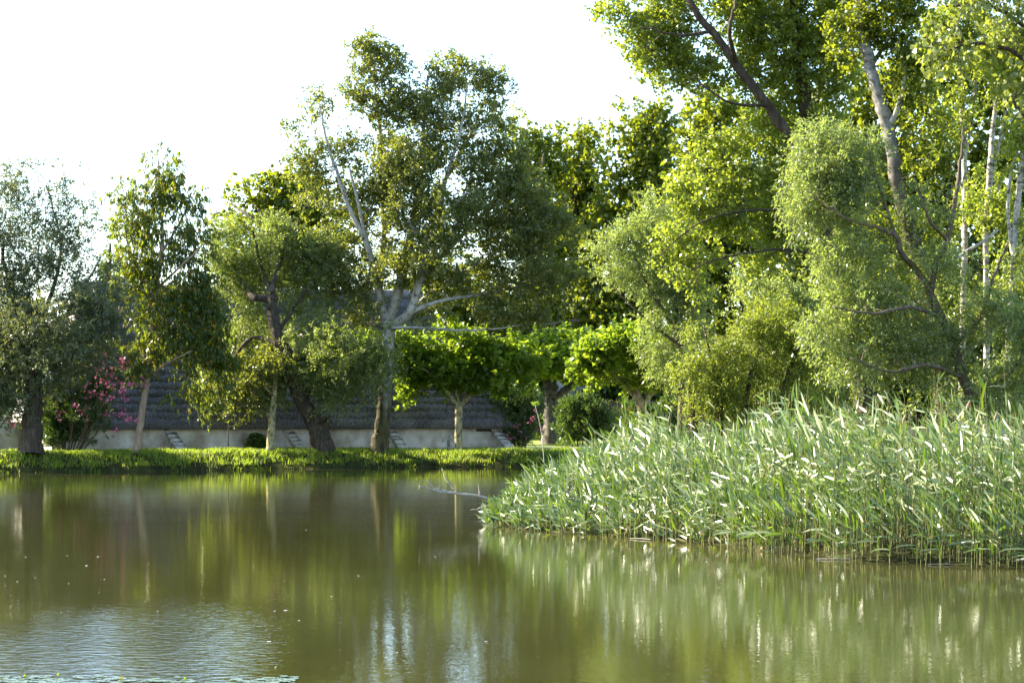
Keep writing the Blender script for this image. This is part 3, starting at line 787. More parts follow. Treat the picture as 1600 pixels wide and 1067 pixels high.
# pleached plane trees
planes = dict(rc=.42, shoot=.45, up=.15, droop=.0, along=.5, hang=.25, flat=1.3, lobed=True, depth=1.3)
make_tree('plane_tree', 'umbrella-crowned plane tree with slim yellowish trunk before the barn end', 'tree', 103.0,
    [(716, 703, 6.2), (716, 670, 5.6), (717, 640, 6.2), (717, 630, 6.6)],
    [[(716, 636, 4), (700, 616, 3.4, -.5), (684, 592, 2.6, -1), (655, 572, 1.4, -1.5)], [(717, 634, 3.6), (712, 608, 3), (714, 570, 2)], [(717, 636, 4), (735, 618, 3.2, .6), (758, 600, 2.2, 1.3), (790, 580, 1.3, 2), (830, 565, .7, 2)],
     [(718, 636, 3.4), (736, 606, 2.6, 1), (760, 575, 1.8, 2), (785, 550, 1, 2.5)], [(717, 632, 3), (724, 600, 2.5, 1.5), (740, 560, 1.5, 2.5)], [(716, 634, 3), (690, 600, 2.4, 1.5), (670, 560, 1.5, 2.5)]],
    [(655, 552, 40, 22, .9), (705, 540, 40, 30, 1), (750, 530, 26, 22, .6), (785, 552, 40, 24, 1), (690, 585, 46, 24, .9), (755, 590, 46, 22, .9), (640, 580, 30, 24, .8), (820, 555, 36, 30, .9), (700, 570, 60, 30, .8), (800, 590, 34, 22, .6), (640, 620, 20, 12, .2), (655, 560, 40, 26, .6), (600, 535, 40, 18, .7), (560, 530, 26, 14, .4)],
    S_('plane_leaf', 380, 8, (.17, .18), shoots=9, **planes), M['bark_plane'], flare=.12)
make_tree('plane_tree', 'old plane tree with a very stout grey forked trunk behind the round hedge', 'tree', 124,
    [(860, 652, 13), (861, 630, 11), (860, 608, 11), (856, 590, 9)], [[(862, 628, 7), (880, 612, 6), (898, 596, 5), (920, 570, 3)], [(858, 600, 6), (840, 570, 5), (810, 550, 2)], [(858, 600, 6), (866, 560, 4)]],
    [(830, 550, 50, 26), (880, 545, 54, 28), (930, 552, 44, 26), (860, 575, 60, 20, .8), (905, 580, 40, 18, .7), (800, 570, 34, 22, .7)],
    S_('plane_leaf', 230, 8, (.22, .23), shoots=8, **planes), M['bark_old_plane'], flare=.2)
make_tree('plane_tree', 'forked plane tree with mottled pale limbs above the red oleander', 'tree', 112,
    [(1006, 672, 8), (1004, 650, 7), (1001, 632, 7), (998, 622, 6.5)], [[(1000, 628, 5), (985, 610, 5), (968, 592, 4), (940, 570, 2)], [(999, 625, 4.5), (994, 600, 4), (990, 570, 2)], [(1002, 635, 4.5), (1020, 612, 4), (1045, 590, 3), (1070, 570, 1.5)]],
    [(950, 548, 48, 26), (1005, 540, 50, 28), (1050, 555, 40, 30), (920, 575, 34, 24), (985, 580, 50, 24), (1035, 590, 40, 20, .8), (965, 520, 30, 16, .5)],
    S_('plane_leaf', 260, 8, (.19, .20), shoots=8, **planes), M['bark_plane'], flare=.12)
# trees of the wood behind
wood = dict(rc=.85, shoot=.6, up=.35, droop=0, along=.4, hang=.2, flat=.5, twigfrac=.12)
def wood_tree(label, D, tx, lobes, clusters, mat='wood_leaf', leaf=(.25, .22), leaves=8, name='broadleaf_tree'):
    top = min(l[1] for l in lobes); cy = sum(l[1] for l in lobes) / len(lobes)
    cx = sum(l[0] for l in lobes) / len(lobes)
    tr = [(tx, 685, 9), (tx + 2, 600, 8), ((tx + cx) / 2, cy + 40, 6), (cx, cy, 4), (cx, (top + cy) / 2, 2)]
    limbs = [[((tx + cx) / 2, cy + 40, 4), ((l[0] + cx) / 2, (l[1] + cy) / 2 + 10, 3, rng.uniform(-2, 2)), (l[0], l[1], 1.2, rng.uniform(-2, 2))] for l in lobes[::2]]
    return make_tree(name, label, 'tree', D, tr, limbs, lobes, S_(mat, int(clusters * 1.45), leaves, leaf, shoots=7, **wood), M['bark_brown'], group='trees of the wood behind the garden')
wood_tree('dark tree crown rising behind the light green willow', 126, 430, [(385, 300, 30, 18, .7), (425, 290, 36, 22, .9), (465, 300, 40, 30), (400, 335, 50, 26), (450, 345, 60, 34), (510, 350, 50, 50), (360, 318, 14, 10, .4), (380, 390, 50, 50), (500, 430, 60, 40), (430, 430, 60, 40)], 210)
wood_tree('rounded green tree just beyond the white poplar crown', 152, 835, [(828, 208, 30, 22), (805, 235, 26, 30, .8), (850, 240, 34, 36), (825, 285, 50, 40), (815, 350, 50, 50), (850, 400, 50, 50), (820, 460, 60, 40), (840, 510, 60, 40)], 230)
wood_tree('mid green tree with a flat double top in the row of the wood', 156, 905, [(885, 215, 22, 18, .8), (915, 218, 24, 22, .8), (890, 260, 34, 34), (920, 300, 38, 50), (880, 330, 40, 50), (905, 390, 50, 50), (890, 460, 50, 50), (930, 520, 50, 30)], 220, 'wood_leaf')
wood_tree('darkest high-domed tree of the wood', 150, 1010, [(1005, 178, 40, 22), (975, 205, 30, 30), (1035, 200, 34, 32), (1000, 245, 50, 40), (960, 270, 36, 40), (1040, 280, 50, 50), (975, 330, 50, 40), (950, 370, 50, 40), (1020, 340, 60, 50), (1000, 430, 60, 40), (1050, 470, 60, 50), (970, 490, 50, 40)], 350, 'wood_leaf')
wood_tree('lighter tree between the dark dome and the ivy-clad poplar', 118, 1120, [(1125, 165, 40, 22, .8), (1090, 195, 34, 30, .8), (1140, 215, 40, 40), (1090, 260, 40, 50), (1130, 300, 50, 50), (1160, 370, 60, 60), (1100, 400, 50, 60), (1130, 480, 70, 60), (1180, 560, 60, 60)], 280, 'wood_leaf')
wood_tree('olive tree crown seen between the two leaning poplar stems', 100, 1250, [(1230, 190, 50, 30, .6), (1260, 250, 60, 50), (1210, 330, 60, 60), (1290, 370, 60, 60), (1240, 460, 70, 60), (1280, 550, 70, 60), (1200, 600, 60, 50)], 260, 'wood_leaf')
wood_tree('green tree closing the view behind the pale ivy poplar', 96, 1390, [(1340, 200, 50, 40, .6), (1400, 150, 60, 50, .8), (1320, 130, 50, 40, .5), (1360, 280, 70, 60), (1430, 330, 70, 60), (1350, 400, 70, 60), (1420, 470, 80, 60), (1370, 560, 80, 70)], 260, 'wood_leaf')
wood_tree('tree closing the view behind the white-barked stems', 94, 1550, [(1480, 180, 60, 40, .6), (1560, 130, 60, 50, .8), (1470, 110, 60, 40, .6), (1500, 280, 70, 60), (1600, 270, 70, 80), (1540, 380, 80, 70), (1490, 480, 80, 70), (1580, 500, 80, 80), (1530, 600, 90, 60)], 280, 'wood_leaf')
wood_tree('dark tree filling the space behind the white poplar trunk', 150, 690, [(700, 430, 60, 40), (650, 470, 50, 40), (740, 480, 60, 40), (690, 520, 60, 40), (780, 510, 50, 40), (930, 450, 50, 40), (950, 500, 50, 40), (870, 500, 50, 40), (1000, 520, 40, 30)], 230)
wood_tree('dense dark tree behind the low plaster wall', 113, 30, [(-40, 560, 60, 50), (20, 540, 60, 50), (80, 540, 40, 50), (0, 620, 60, 50), (60, 630, 60, 50), (-60, 640, 50, 50), (95, 600, 20, 60), (85, 650, 24, 40), (10, 650, 50, 40), (-20, 600, 50, 40)], 190)
make_tree('cypress_tree', 'dark narrow conical tree tip behind the barn ridge', 'tree', 125,
    [(172, 690, 5), (172, 500, 4), (172, 380, 2)], [], [(172, 368, 11, 16), (172, 392, 16, 22), (172, 425, 20, 26), (172, 480, 24, 50), (172, 560, 26, 60)],
    S_('hedge_leaf', 110, 16, (.13, .06), shoots=10, rc=.4, shoot=.3, up=1.2, twigfrac=.05), M['bark_brown'])

# olive grey-green tree behind the poplar limbs
make_tree('olive_willow_tree', 'silvery grey-green round tree between the plane trees and shrubs', 'tree', 106,
    [(1062, 690, 7), (1066, 600, 6), (1060, 520, 5), (1055, 480, 4)], [[(1060, 520, 4), (1020, 460, 3), (990, 400, 2)], [(1058, 500, 4), (1045, 420, 3), (1020, 350, 1.5)], [(1060, 500, 3.5), (1085, 450, 3), (1090, 400, 1.5)], [(1062, 540, 3), (1010, 500, 2), (960, 450, 1.2)]],
    [(1018, 330, 40, 20, .9), (985, 365, 36, 28), (1040, 370, 44, 34), (945, 395, 38, 24), (1000, 405, 50, 28), (1060, 420, 40, 36), (960, 430, 40, 24, .8), (1010, 450, 44, 26), (1070, 470, 44, 34), (1020, 500, 30, 20, .6), (1075, 520, 44, 30), (1040, 570, 34, 30), (1020, 545, 24, 20, .6)],
    S_('silver_leaf', 420, 14, (.12, .045), shoots=9, **willow), M['bark_brown'])

# ---- group on the reed bank
make_tree('ivy_poplar_tree', 'big yellow-green poplar with dark forked trunk and cut limb scars', 'tree', 60,
    [(1362, 668, 17), (1352, 620, 17), (1338, 560, 15), (1322, 480, 15), (1305, 420, 14), (1290, 340, 13), (1276, 270, 12), (1266, 215, 12), (1256, 150, 11), (1245, 80, 9), (1238, 0, 8), (1230, -100, 6)],
    [[(1275, 262, 9), (1258, 250, 9, -.6), (1235, 215, 8, -1), (1200, 165, 7.5, -1), (1160, 115, 7, -1), (1125, 65, 6, -1), (1085, 15, 5, -1), (1060, -40, 4, -1)], [(1150, 100, 4, -1), (1140, 50, 3, -2), (1150, 0, 2, -2)],
     [(1266, 215, 8), (1275, 160, 5, 1), (1300, 90, 4, 1), (1320, 20, 3, 1)], [(1110, 50, 3, -1), (1060, 55, 2, -1.5), (1000, 40, 1, -1.5)], [(1200, 165, 3, -1), (1140, 160, 2, -2), (1080, 120, 1, -2)],
     [(1290, 340, 3.5), (1230, 330, 2.6, -1), (1160, 330, 1.8, -1), (1090, 350, 1.2, -1), (1030, 400, .7, -1)], [(1280, 290, 3), (1220, 280, 2.2, 0), (1150, 260, 1.4, 0), (1080, 270, .8, 0)],
     [(1300, 400, 3), (1220, 390, 2, -1), (1140, 400, 1.4, -1), (1080, 420, .8, -1)], [(1312, 450, 9), (1302, 440, 9, -.3), (1299, 437, 7, -.5)], [(1306, 432, 8), (1300, 422, 8, -.35), (1302, 410, 5, -.4)]],
    [(948, 16, 26, 12, .5), (1005, 75, 24, 16, .4), (960, 22, 24, 14, .5), (1000, 35, 30, 26, .6), (1050, 25, 44, 36, .9), (1035, 85, 44, 34, .8), (1085, 75, 44, 44, .9), (1100, 130, 44, 26, .7), (1060, 125, 30, 20, .5), (1150, 30, 50, 40), (1170, 110, 34, 34, .5), (1210, 60, 50, 50, .9), (1240, 130, 44, 40, .7), (1235, 215, 44, 34, .7), (1200, 175, 40, 26, .5), (1030, 360, 24, 20, .3),
     (1290, 40, 50, 50, .9), (1310, 110, 34, 44, .6), (1150, -30, 120, 30, .8), (1300, -40, 100, 40, .8),
     (1170, 215, 44, 30, .7), (1110, 235, 38, 28, .7), (1140, 280, 50, 34, .8), (1080, 300, 40, 28, .6), (1200, 270, 44, 40, .8), (1110, 330, 44, 28, .7), (1170, 340, 50, 34, .7), (1060, 380, 36, 24, .5), (1100, 400, 40, 26, .6), (1045, 410, 20, 20, .3), (1230, 340, 40, 40, .6), (1180, 400, 40, 30, .4), (1290, 200, 34, 60, .5), (1090, 440, 30, 20, .3)],
    S_('yellow_leaf', 1050, 11, (.085, .072), shoots=8, rc=.34, shoot=.34, up=.15, droop=.15, along=.4, hang=.5, flat=.3, depth=.9), M['bark_dark'], ivy=(2600, 0, .42), flare=.2)
make_tree('ivy_poplar_tree', 'grey-barked curving poplar wrapped in ivy at its foot', 'tree', 56,
    [(1480, 672, 18), (1476, 620, 16), (1470, 560, 14), (1456, 490, 12), (1440, 430, 11), (1424, 370, 10.5), (1408, 310, 10.5), (1396, 250, 10.5), (1388, 200, 10.5), (1374, 155, 9.5), (1360, 105, 9), (1350, 50, 8.5), (1342, -10, 8), (1335, -90, 6)],
    [[(1388, 200, 5), (1402, 170, 3.5, -.3), (1412, 130, 2.5, -.5), (1420, 70, 1.5)], [(1360, 105, 4), (1390, 60, 2.5, 1), (1420, 20, 1.2, 1)], [(1440, 430, 5), (1500, 400, 3, 1), (1560, 360, 2, 1)], [(1456, 490, 4), (1400, 460, 3, 1.5), (1350, 440, 2, 2)]],
    [(1400, 30, 50, 50, .8), (1440, 80, 44, 50, .7), (1420, 150, 40, 40, .5), (1450, 230, 44, 50, .7), (1330, 60, 40, 40, .4), (1500, 330, 60, 50, .7, 9), (1560, 380, 60, 60, .7, 9), (1500, 450, 60, 50, .8, 8), (1400, 430, 50, 40, .5, 2), (1340, 450, 40, 40, .5, 2), (1380, -40, 100, 40, .6)],
    S_('wood_leaf', 420, 11, (.085, .075), shoots=8, rc=.36, shoot=.34, up=.15, droop=.1, along=.4, hang=.4, flat=.3), M['bark_curving'], ivy=(4200, 0, .45), limbm=M['bark_poplar'], flare=.2)
# pale stems
def pale_stem(label, line, limbs, lobes, D, clusters):
    line = [(p[0], p[1], p[2] * .78) for p in line]; limbs = [[(p[0], p[1], p[2] * .75) for p in l] for l in limbs]
    make_tree('white_stemmed_poplar', label, 'tree', D, line, limbs, lobes, S_('yellow_leaf', clusters, 10, (.09, .078), shoots=8, rc=.36, shoot=.36, up=.15, droop=.1, along=.4, hang=.5, flat=.3), M['bark_birch'],
              group='white-barked stems by the edge of the wood', flare=.1)
pale_stem('straight slim white stem, the first beside the curving ivy poplar', [(1500, 670, 7), (1503, 560, 6.5), (1506, 440, 6), (1508, 330, 6), (1506, 230, 5.5), (1500, 130, 5), (1496, 40, 4), (1492, -60, 3)],
          [[(1507, 250, 3), (1520, 180, 3), (1524, 100, 2.5), (1520, 20, 1.5)], [(1506, 300, 2.5), (1480, 240, 1.5), (1460, 180, 1)]], [(1470, 60, 40, 50, .6), (1510, 30, 44, 44, .6), (1490, 180, 40, 40, .3), (1530, 300, 40, 40, .4)], 62, 110)
pale_stem('white stem stained orange low down and forking high, second of the group', [(1540, 670, 7), (1542, 560, 6.5), (1541, 440, 6), (1541, 350, 6), (1547, 270, 6), (1552, 200, 5), (1560, 130, 4), (1566, 60, 3), (1570, -30, 2)],
          [[(1545, 290, 4), (1558, 240, 4), (1570, 180, 3), (1580, 110, 2)], [(1542, 380, 3), (1556, 330, 2.5), (1562, 290, 2)]], [(1560, 80, 40, 50, .6), (1590, 160, 36, 40, .4), (1560, 340, 40, 40, .3)], 61, 100)
pale_stem('outermost leaning white stem at the frame edge', [(1562, 670, 8), (1574, 560, 7), (1580, 470, 6.5), (1585, 380, 6), (1592, 300, 6), (1602, 230, 5.5), (1616, 150, 4), (1630, 50, 3)],
          [[(1583, 410, 4), (1575, 330, 3.5), (1580, 270, 3), (1596, 210, 2)]], [(1600, 100, 50, 60, .6), (1610, 220, 40, 60, .5), (1600, 420, 40, 60, .5)], 59, 110)
# overhanging near branch with large leaves
make_tree('large_leaved_poplar', 'poplar whose big pale green leaves hang in from the upper corner', 'tree', 44,
    [(1735, 760, 22), (1730, 600, 20), (1715, 400, 18), (1690, 200, 14), (1670, 60, 10), (1650, -60, 7)],
    [[(1690, 210, 7), (1640, 130, 5), (1580, 80, 3.5), (1510, 70, 2), (1460, 90, 1.2)], [(1680, 130, 6), (1620, 60, 4), (1550, 10, 2.5), (1480, 10, 1.5)], [(1700, 280, 6), (1650, 220, 4), (1600, 180, 2.5), (1580, 150, 1.5)], [(1660, 0, 5), (1600, -30, 3), (1520, -40, 2)]],
    [(1500, 20, 60, 30, .7), (1570, 40, 50, 44, .8), (1480, 95, 36, 34, .5), (1540, 105, 50, 20, .25), (1610, 120, 26, 44, .6), (1450, 60, 20, 24, .3), (1640, 80, 50, 90, .9), (1520, -30, 100, 30, .6), (1670, 200, 50, 100)],
    S_('near_leaf', 165, 8, (.105, .09), singles=True, shoots=6, rc=.26, shoot=.34, up=.0, droop=.25, along=.4, hang=.7, flat=.3, depth=.9), M['bark_dark'])
# willow in front of the trunks
make_tree('willow_tree', 'wide silvery willow whose crooked brown stems rise from behind the reeds', 'tree', 52,
    [(1540, 690, 9), (1520, 640, 8.5), (1505, 590, 8), (1490, 540, 7.5), (1470, 495, 7), (1452, 455, 6)],
    [[(1462, 480, 5.5), (1445, 440, 5), (1425, 415, 5), (1408, 395, 4.5, -.5), (1400, 370, 4, -.6), (1370, 355, 3, -1), (1330, 345, 2, -1), (1290, 320, 1.2, -1)], [(1455, 455, 5), (1462, 415, 4.5), (1480, 375, 4), (1492, 320, 3.5), (1500, 260, 2.5), (1505, 200, 1.5)],
     [(1470, 495, 4), (1420, 480, 3, -1), (1360, 490, 2, -1.5), (1300, 480, 1, -1.5)], [(1505, 590, 4), (1450, 570, 3, -1), (1390, 580, 2, -1.5), (1330, 560, 1, -1.5)], [(1490, 540, 4.5), (1530, 500, 3.5), (1550, 440, 2.5), (1575, 380, 1.5)],
     [(1400, 370, 2.5, -.5), (1380, 310, 2, -.5), (1360, 250, 1)], [(1480, 375, 2.5), (1450, 340, 2, -1), (1430, 280, 1, -1)], [(1515, 620, 4), (1570, 590, 3), (1610, 540, 2)]],
    [(1280, 215, 36, 24, .6), (1310, 250, 50, 34, .9), (1255, 270, 36, 34, .7), (1270, 320, 44, 34, .8), (1335, 220, 36, 28, .5), (1335, 300, 46, 40, .9), (1250, 370, 30, 30, .4), (1310, 390, 54, 36, .8), (1455, 320, 34, 44, .5), (1370, 390, 34, 34, .4),
     (1340, 460, 56, 36, .9), (1300, 520, 44, 30, .7), (1390, 480, 50, 40, .8), (1370, 550, 56, 34, .8), (1440, 530, 44, 44, .7), (1320, 580, 36, 20, .4), (1470, 410, 34, 40, .5), (1550, 490, 50, 50, .8), (1520, 550, 60, 50, .9), (1590, 550, 44, 70, 1), (1440, 600, 50, 26, .5), (1540, 620, 60, 34, .8), (1590, 430, 30, 30, .4)],
    S_('silver_leaf', 820, 12, (.095, .028), shoots=9, rc=.32, shoot=.36, up=.1, droop=.3, along=1.0, hang=.4, flat=.2, depth=1.0), M['bark_brown'], flare=.15)
# shrubs between garden and reeds
def shrub(name, label, cat, D, stems, lobes, spec, barkm, group=None, flowers=None, petal=None):
    b = W(stems[0][0][0], stems[0][0][1], D)
    gz = float(ground_z(b[0], D))
    root = empty(name, (b[0], D, gz)); tag(root, label, cat, group)
    sk = []
    for li in stems:
        P = np.array([W(p[0], p[1], D + (p[3] if len(p) > 3 else 0)) for p in li]); R = np.array([p[2] * D / F for p in li])
        P[0][2] = float(ground_z(P[0][0], P[0][1])) - .1
        q = spline(np.hstack([P, R[:, None]]), 14)
        v, f = bark_tube(q[:, :3], np.maximum(q[:, 3], .005), 6, .05)
        add('stem', v, f, barkm, root, smooth=True); sk.append(q[3:])
    C = make_crown(root, D, lobes, np.vstack(sk), spec)
    if flowers:
        me = flower_mesh(M[petal or 'petal'])
        for (fx, fy, dd, sc_) in flowers:
            o = bpy.data.objects.new('blossom', me); col.objects.link(o); o.parent = root
            p = W(fx, fy, D + dd) - np.array(root.location)
            o.location = [float(t) for t in p]; o.scale = (sc_,) * 3; o.rotation_euler = (rng.uniform(-.6, .6), rng.uniform(-.6, .6), rng.uniform(0, 6))
    return root
def flower_mesh(mat):
    key = 'flower_' + mat.name
    if key in bpy.data.meshes: return bpy.data.meshes[key]
    Bs, As, Ns = [], [], []
    for k in range(7):
        c = rng.normal(0, .075, 3); fn = unit(rng.normal(0, .6, 3) + np.array([0, -.5, .6]))
        s1 = unit(np.cross(fn, (0.3, .1, 1))); s2 = np.cross(fn, s1)
        for j in range(5):
            a = j / 5 * 2 * PI
            Bs.append(c); As.append(s1 * math.cos(a) + s2 * math.sin(a) + fn * .3); Ns.append(fn)
    n = len(Bs)
    v, f = leaf_quads(np.array(Bs), np.array(As), np.array(Ns), np.full(n, .055), np.full(n, .045), .6)
    return mesh_data(key, v, [f], mat, {'tone': rng.random(n)})

shrub('tamarisk_shrub', 'feathery yellow-green shrub mass leaning over the back of the reeds', 'shrub', 64,
    [[(1120, 680, 6), (1125, 620, 5), (1110, 560, 3), (1100, 510, 1.5)], [(1150, 680, 6), (1170, 600, 4), (1190, 540, 2)], [(1200, 690, 6), (1225, 610, 4), (1250, 540, 2)], [(1085, 690, 6), (1083, 640, 5), (1075, 600, 3)]],
    [(1110, 530, 36, 26, .8), (1160, 520, 40, 28), (1210, 510, 44, 34), (1100, 580, 40, 34), (1155, 580, 50, 38), (1215, 580, 50, 40), (1260, 560, 34, 44, .8), (1120, 630, 50, 32), (1180, 640, 50, 30), (1240, 640, 50, 30), (1080, 620, 24, 20, .5), (1190, 480, 30, 20, .5), (1070, 570, 20, 14, .4)],
    S_('tamarisk_leaf', 420, 13, (.08, .034), shoots=9, rc=.32, shoot=.36, up=.2, droop=.25, along=.7, hang=.2, flat=.2), M['bark_dark'])
shrub('willow_shrub', 'soft grey-green bush between the tamarisk and the yellow-green poplar trunk', 'shrub', 68,
    [[(1250, 690, 5), (1250, 600, 4), (1230, 500, 2)], [(1290, 690, 5), (1300, 600, 3)]],
    [(1230, 460, 40, 30, .6), (1260, 500, 40, 34), (1210, 540, 40, 30, .7), (1290, 560, 34, 40), (1250, 600, 60, 40), (1310, 620, 40, 30), (1170, 455, 34, 30, .5)],
    S_('silver_leaf', 210, 12, (.10, .036), shoots=9, rc=.35, shoot=.4, up=.2, droop=.25), M['bark_dark'])

ole = dict(rc=.34, shoot=.34, up=1.0, droop=0, along=1.1, hang=-.1, flat=.1, mid=.45, depth=.9, twigfrac=.2)
shrub('oleander_bush', 'tall dark oleander covered in pink flowers beside the tan leaning trunk', 'shrub', 95.8,
    [[(92 + i * 2.4, 700, 1.5), (98 + i * 6.5 - 22 + rng.uniform(-6, 6), 655, 1.2, rng.uniform(-.8, .8)), (100 + i * 10 - 44 + rng.uniform(-10, 10), 575, .8, rng.uniform(-1, 1))] for i in range(14)],
    [(95, 590, 44, 46, 1), (50, 600, 40, 40, 1, 1), (35, 650, 40, 36, 1, 1.5), (80, 676, 20, 24, 1.6, .3), (66, 645, 20, 34, 1.2, .6), (105, 672, 30, 26, 1.2, .5), (135, 660, 30, 30, 1, .4), (77, 690, 13, 13, 5, -.2), (130, 560, 44, 38), (165, 590, 36, 44), (150, 630, 46, 30), (110, 650, 46, 26, .7), (75, 640, 34, 34, .8), (190, 600, 14, 34, .5), (60, 570, 30, 40, .7), (180, 555, 20, 20, .5)],
    S_('oleander_leaf', 330, 11, (.17, .042), shoots=9, **ole), M['twig'],
    flowers=[(148 + rng.uniform(-10, 56), 0, -1.6 + rng.uniform(-.5, .6), rng.uniform(.8, 1.4)) for i in range(0)] +
            [(x + rng.uniform(-5, 5), y + rng.uniform(-5, 5), -1.4 + rng.uniform(-.7, .2), rng.uniform(1.0, 1.8)) for x, y in
             [(150, 535), (160, 545), (168, 550), (187, 560), (192, 565), (190, 574), (176, 580), (165, 585), (180, 590), (170, 600), (160, 596), (185, 600), (195, 596), (150, 610), (142, 618), (160, 615), (172, 618), (182, 612), (200, 604),
              (208, 606), (214, 602), (196, 650), (200, 655), (205, 660), (210, 655), (190, 648), (182, 676), (140, 600), (128, 640), (93, 650), (120, 630), (165, 640), (176, 650), (158, 575), (200, 620), (192, 612), (168, 566), (10, 650), (22, 655)]])
shrub('oleander_bush', 'dark oleander with mauve flowers at the corner of the barn', 'shrub', 107.5,
    [[(800 + i * 5, 700, 1.4), (795 + i * 8, 660, 1), (790 + i * 11, 630, .7)] for i in range(5)],
    [(795, 640, 22, 28), (822, 642, 24, 28), (805, 672, 30, 28), (826, 680, 16, 18), (785, 625, 14, 16, .6), (800, 690, 26, 12, 1.5)],
    S_('oleander_leaf', 170, 13, (.15, .034), shoots=9, **ole), M['twig'],
    flowers=[(x + rng.uniform(-3, 3), y + rng.uniform(-3, 3), -1.6 + rng.uniform(-.4, .2), rng.uniform(.5, .9)) for x, y in
             [(803, 665), (810, 664), (796, 684), (800, 686), (806, 685), (793, 680), (828, 655), (832, 652), (826, 660), (845, 670), (842, 673), (784, 664), (825, 682), (834, 642), (812, 676)]])
shrub('oleander_bush', 'pale-lit oleander bush standing alone on the lawn', 'shrub', 117,
    [[(895 + i * 8, 697, 1.2), (893 + i * 8, 665, .8), (887 + i * 11, 640, .6)] for i in range(5)],
    [(893, 642, 17, 16), (920, 640, 24, 17), (888, 672, 12, 24), (912, 680, 24, 17, 1.2), (935, 658, 14, 22, .9), (910, 660, 30, 26)],
    S_('oleander_leaf', 190, 13, (.18, .048), shoots=9, **ole), M['twig'])
shrub('clipped_bush', 'low round clipped bush glowing green on top of its dark side', 'shrub', 127,
    [[(856, 690, 1.4), (857, 675, 1), (860, 665, .7)]], [(858, 668, 20, 17), (846, 672, 12, 14), (870, 672, 12, 14)],
    S_('hedge_leaf', 180, 14, (.12, .09), shoots=9, rc=.24, shoot=.2, up=.4, depth=1, twigfrac=.05), M['twig'])
shrub('grey_shrub', 'small greyish shrub between the two pale oleanders', 'shrub', 123,
    [[(957, 690, 1.2), (957, 675, 1), (958, 660, .7)]], [(955, 655, 14, 12), (960, 675, 14, 14), (945, 670, 9, 12)],
    S_('silver_leaf', 60, 12, (.12, .035), shoots=9, rc=.3, shoot=.3, up=.8), M['twig'])
shrub('oleander_bush', 'oleander dotted with red flowers in front of the forked plane', 'shrub', 115,
    [[(985 + i * 9, 697, 1.2), (984 + i * 9, 665, .8), (980 + i * 12, 645, .6)] for i in range(5)],
    [(985, 690, 20, 12), (985, 655, 20, 22), (1010, 650, 22, 22), (990, 680, 22, 18), (1040, 650, 24, 22), (1020, 678, 30, 20)],
    S_('oleander_leaf', 150, 13, (.17, .045), shoots=9, **ole), M['twig'],
    flowers=[(983, 639, -1.2, .55), (1000, 648, -1.3, .4)], petal='petal_red')
shrub('small_bush', 'little round dark bush at the foot of the plaster wall', 'shrub', 100.9,
    [[(403, 702, 1), (403, 695, .8), (404, 688, .6)]], [(403, 690, 13, 11), (396, 695, 8, 8), (411, 694, 9, 8)],
    S_('hedge_leaf', 50, 12, (.08, .05), shoots=8, rc=.18, shoot=.16, up=.4, twigfrac=.1), M['twig'])
shrub('garden_hedge', 'deep dark evergreen hedge along the far side of the lawn', 'hedge', 147,
    [[(780 + i * 30, 686, 2), (780 + i * 30, 650, 1.5), (780 + i * 30, 610, 1)] for i in range(12)],
    [(700 + i * 30, 610 + (i % 3) * 6, 22, 34) for i in range(16) if i not in (6, 7)] + [(700 + i * 30, 575 + (i % 2) * 8, 22, 24, .8) for i in range(16) if i not in (6, 7)],
    S_('hedge_leaf', 420, 7, (.34, .26), shoots=6, rc=.7, shoot=.5, up=.4, twigfrac=.05, depth=.5), M['bark_dark'])
shrub('undergrowth_shrub', 'dark tangled undergrowth behind the ivy-clad trunks', 'shrub', 72,
    [[(1300 + i * 45, 690, 3), (1300 + i * 45, 640, 2), (1295 + i * 45, 590, 1)] for i in range(8)],
    [(1300 + i * 40, 610 + (i % 2) * 14, 34, 44) for i in range(10)] + [(1320 + i * 40, 530, 34, 40, .6) for i in range(9)],
    S_('ivy_leaf', 400, 8, (.17, .11), shoots=7, rc=.5, shoot=.4, up=.3, depth=1), M['bark_dark'])

# the wood goes on to both sides of the frame: copies that share the same meshes
wood_roots = [o for o in bpy.data.objects if o.get('group') == 'trees of the wood behind the garden']
for k, (x, y) in enumerate([(-48, 118), (-56, 132), (-44, 140), (-66, 122), (-74, 140), (-86, 128), (-60, 155), (48, 128), (58, 112), (46, 150), (66, 135), (60, 90), (74, 104), (44, 72), (56, 70)]):
    src = wood_roots[k % 8]
    c = src.copy(); col.objects.link(c)
    c.location = (x, y, float(ground_z(x, y))); c.rotation_euler = (0, 0, k * 1.1)
    c['label'] = 'broadleaf tree of the wood standing wholly outside the frame'; c['group'] = 'trees of the wood beside the garden'
    for ch in list(src.children):
        d_ = ch.copy(); col.objects.link(d_); d_.parent = c

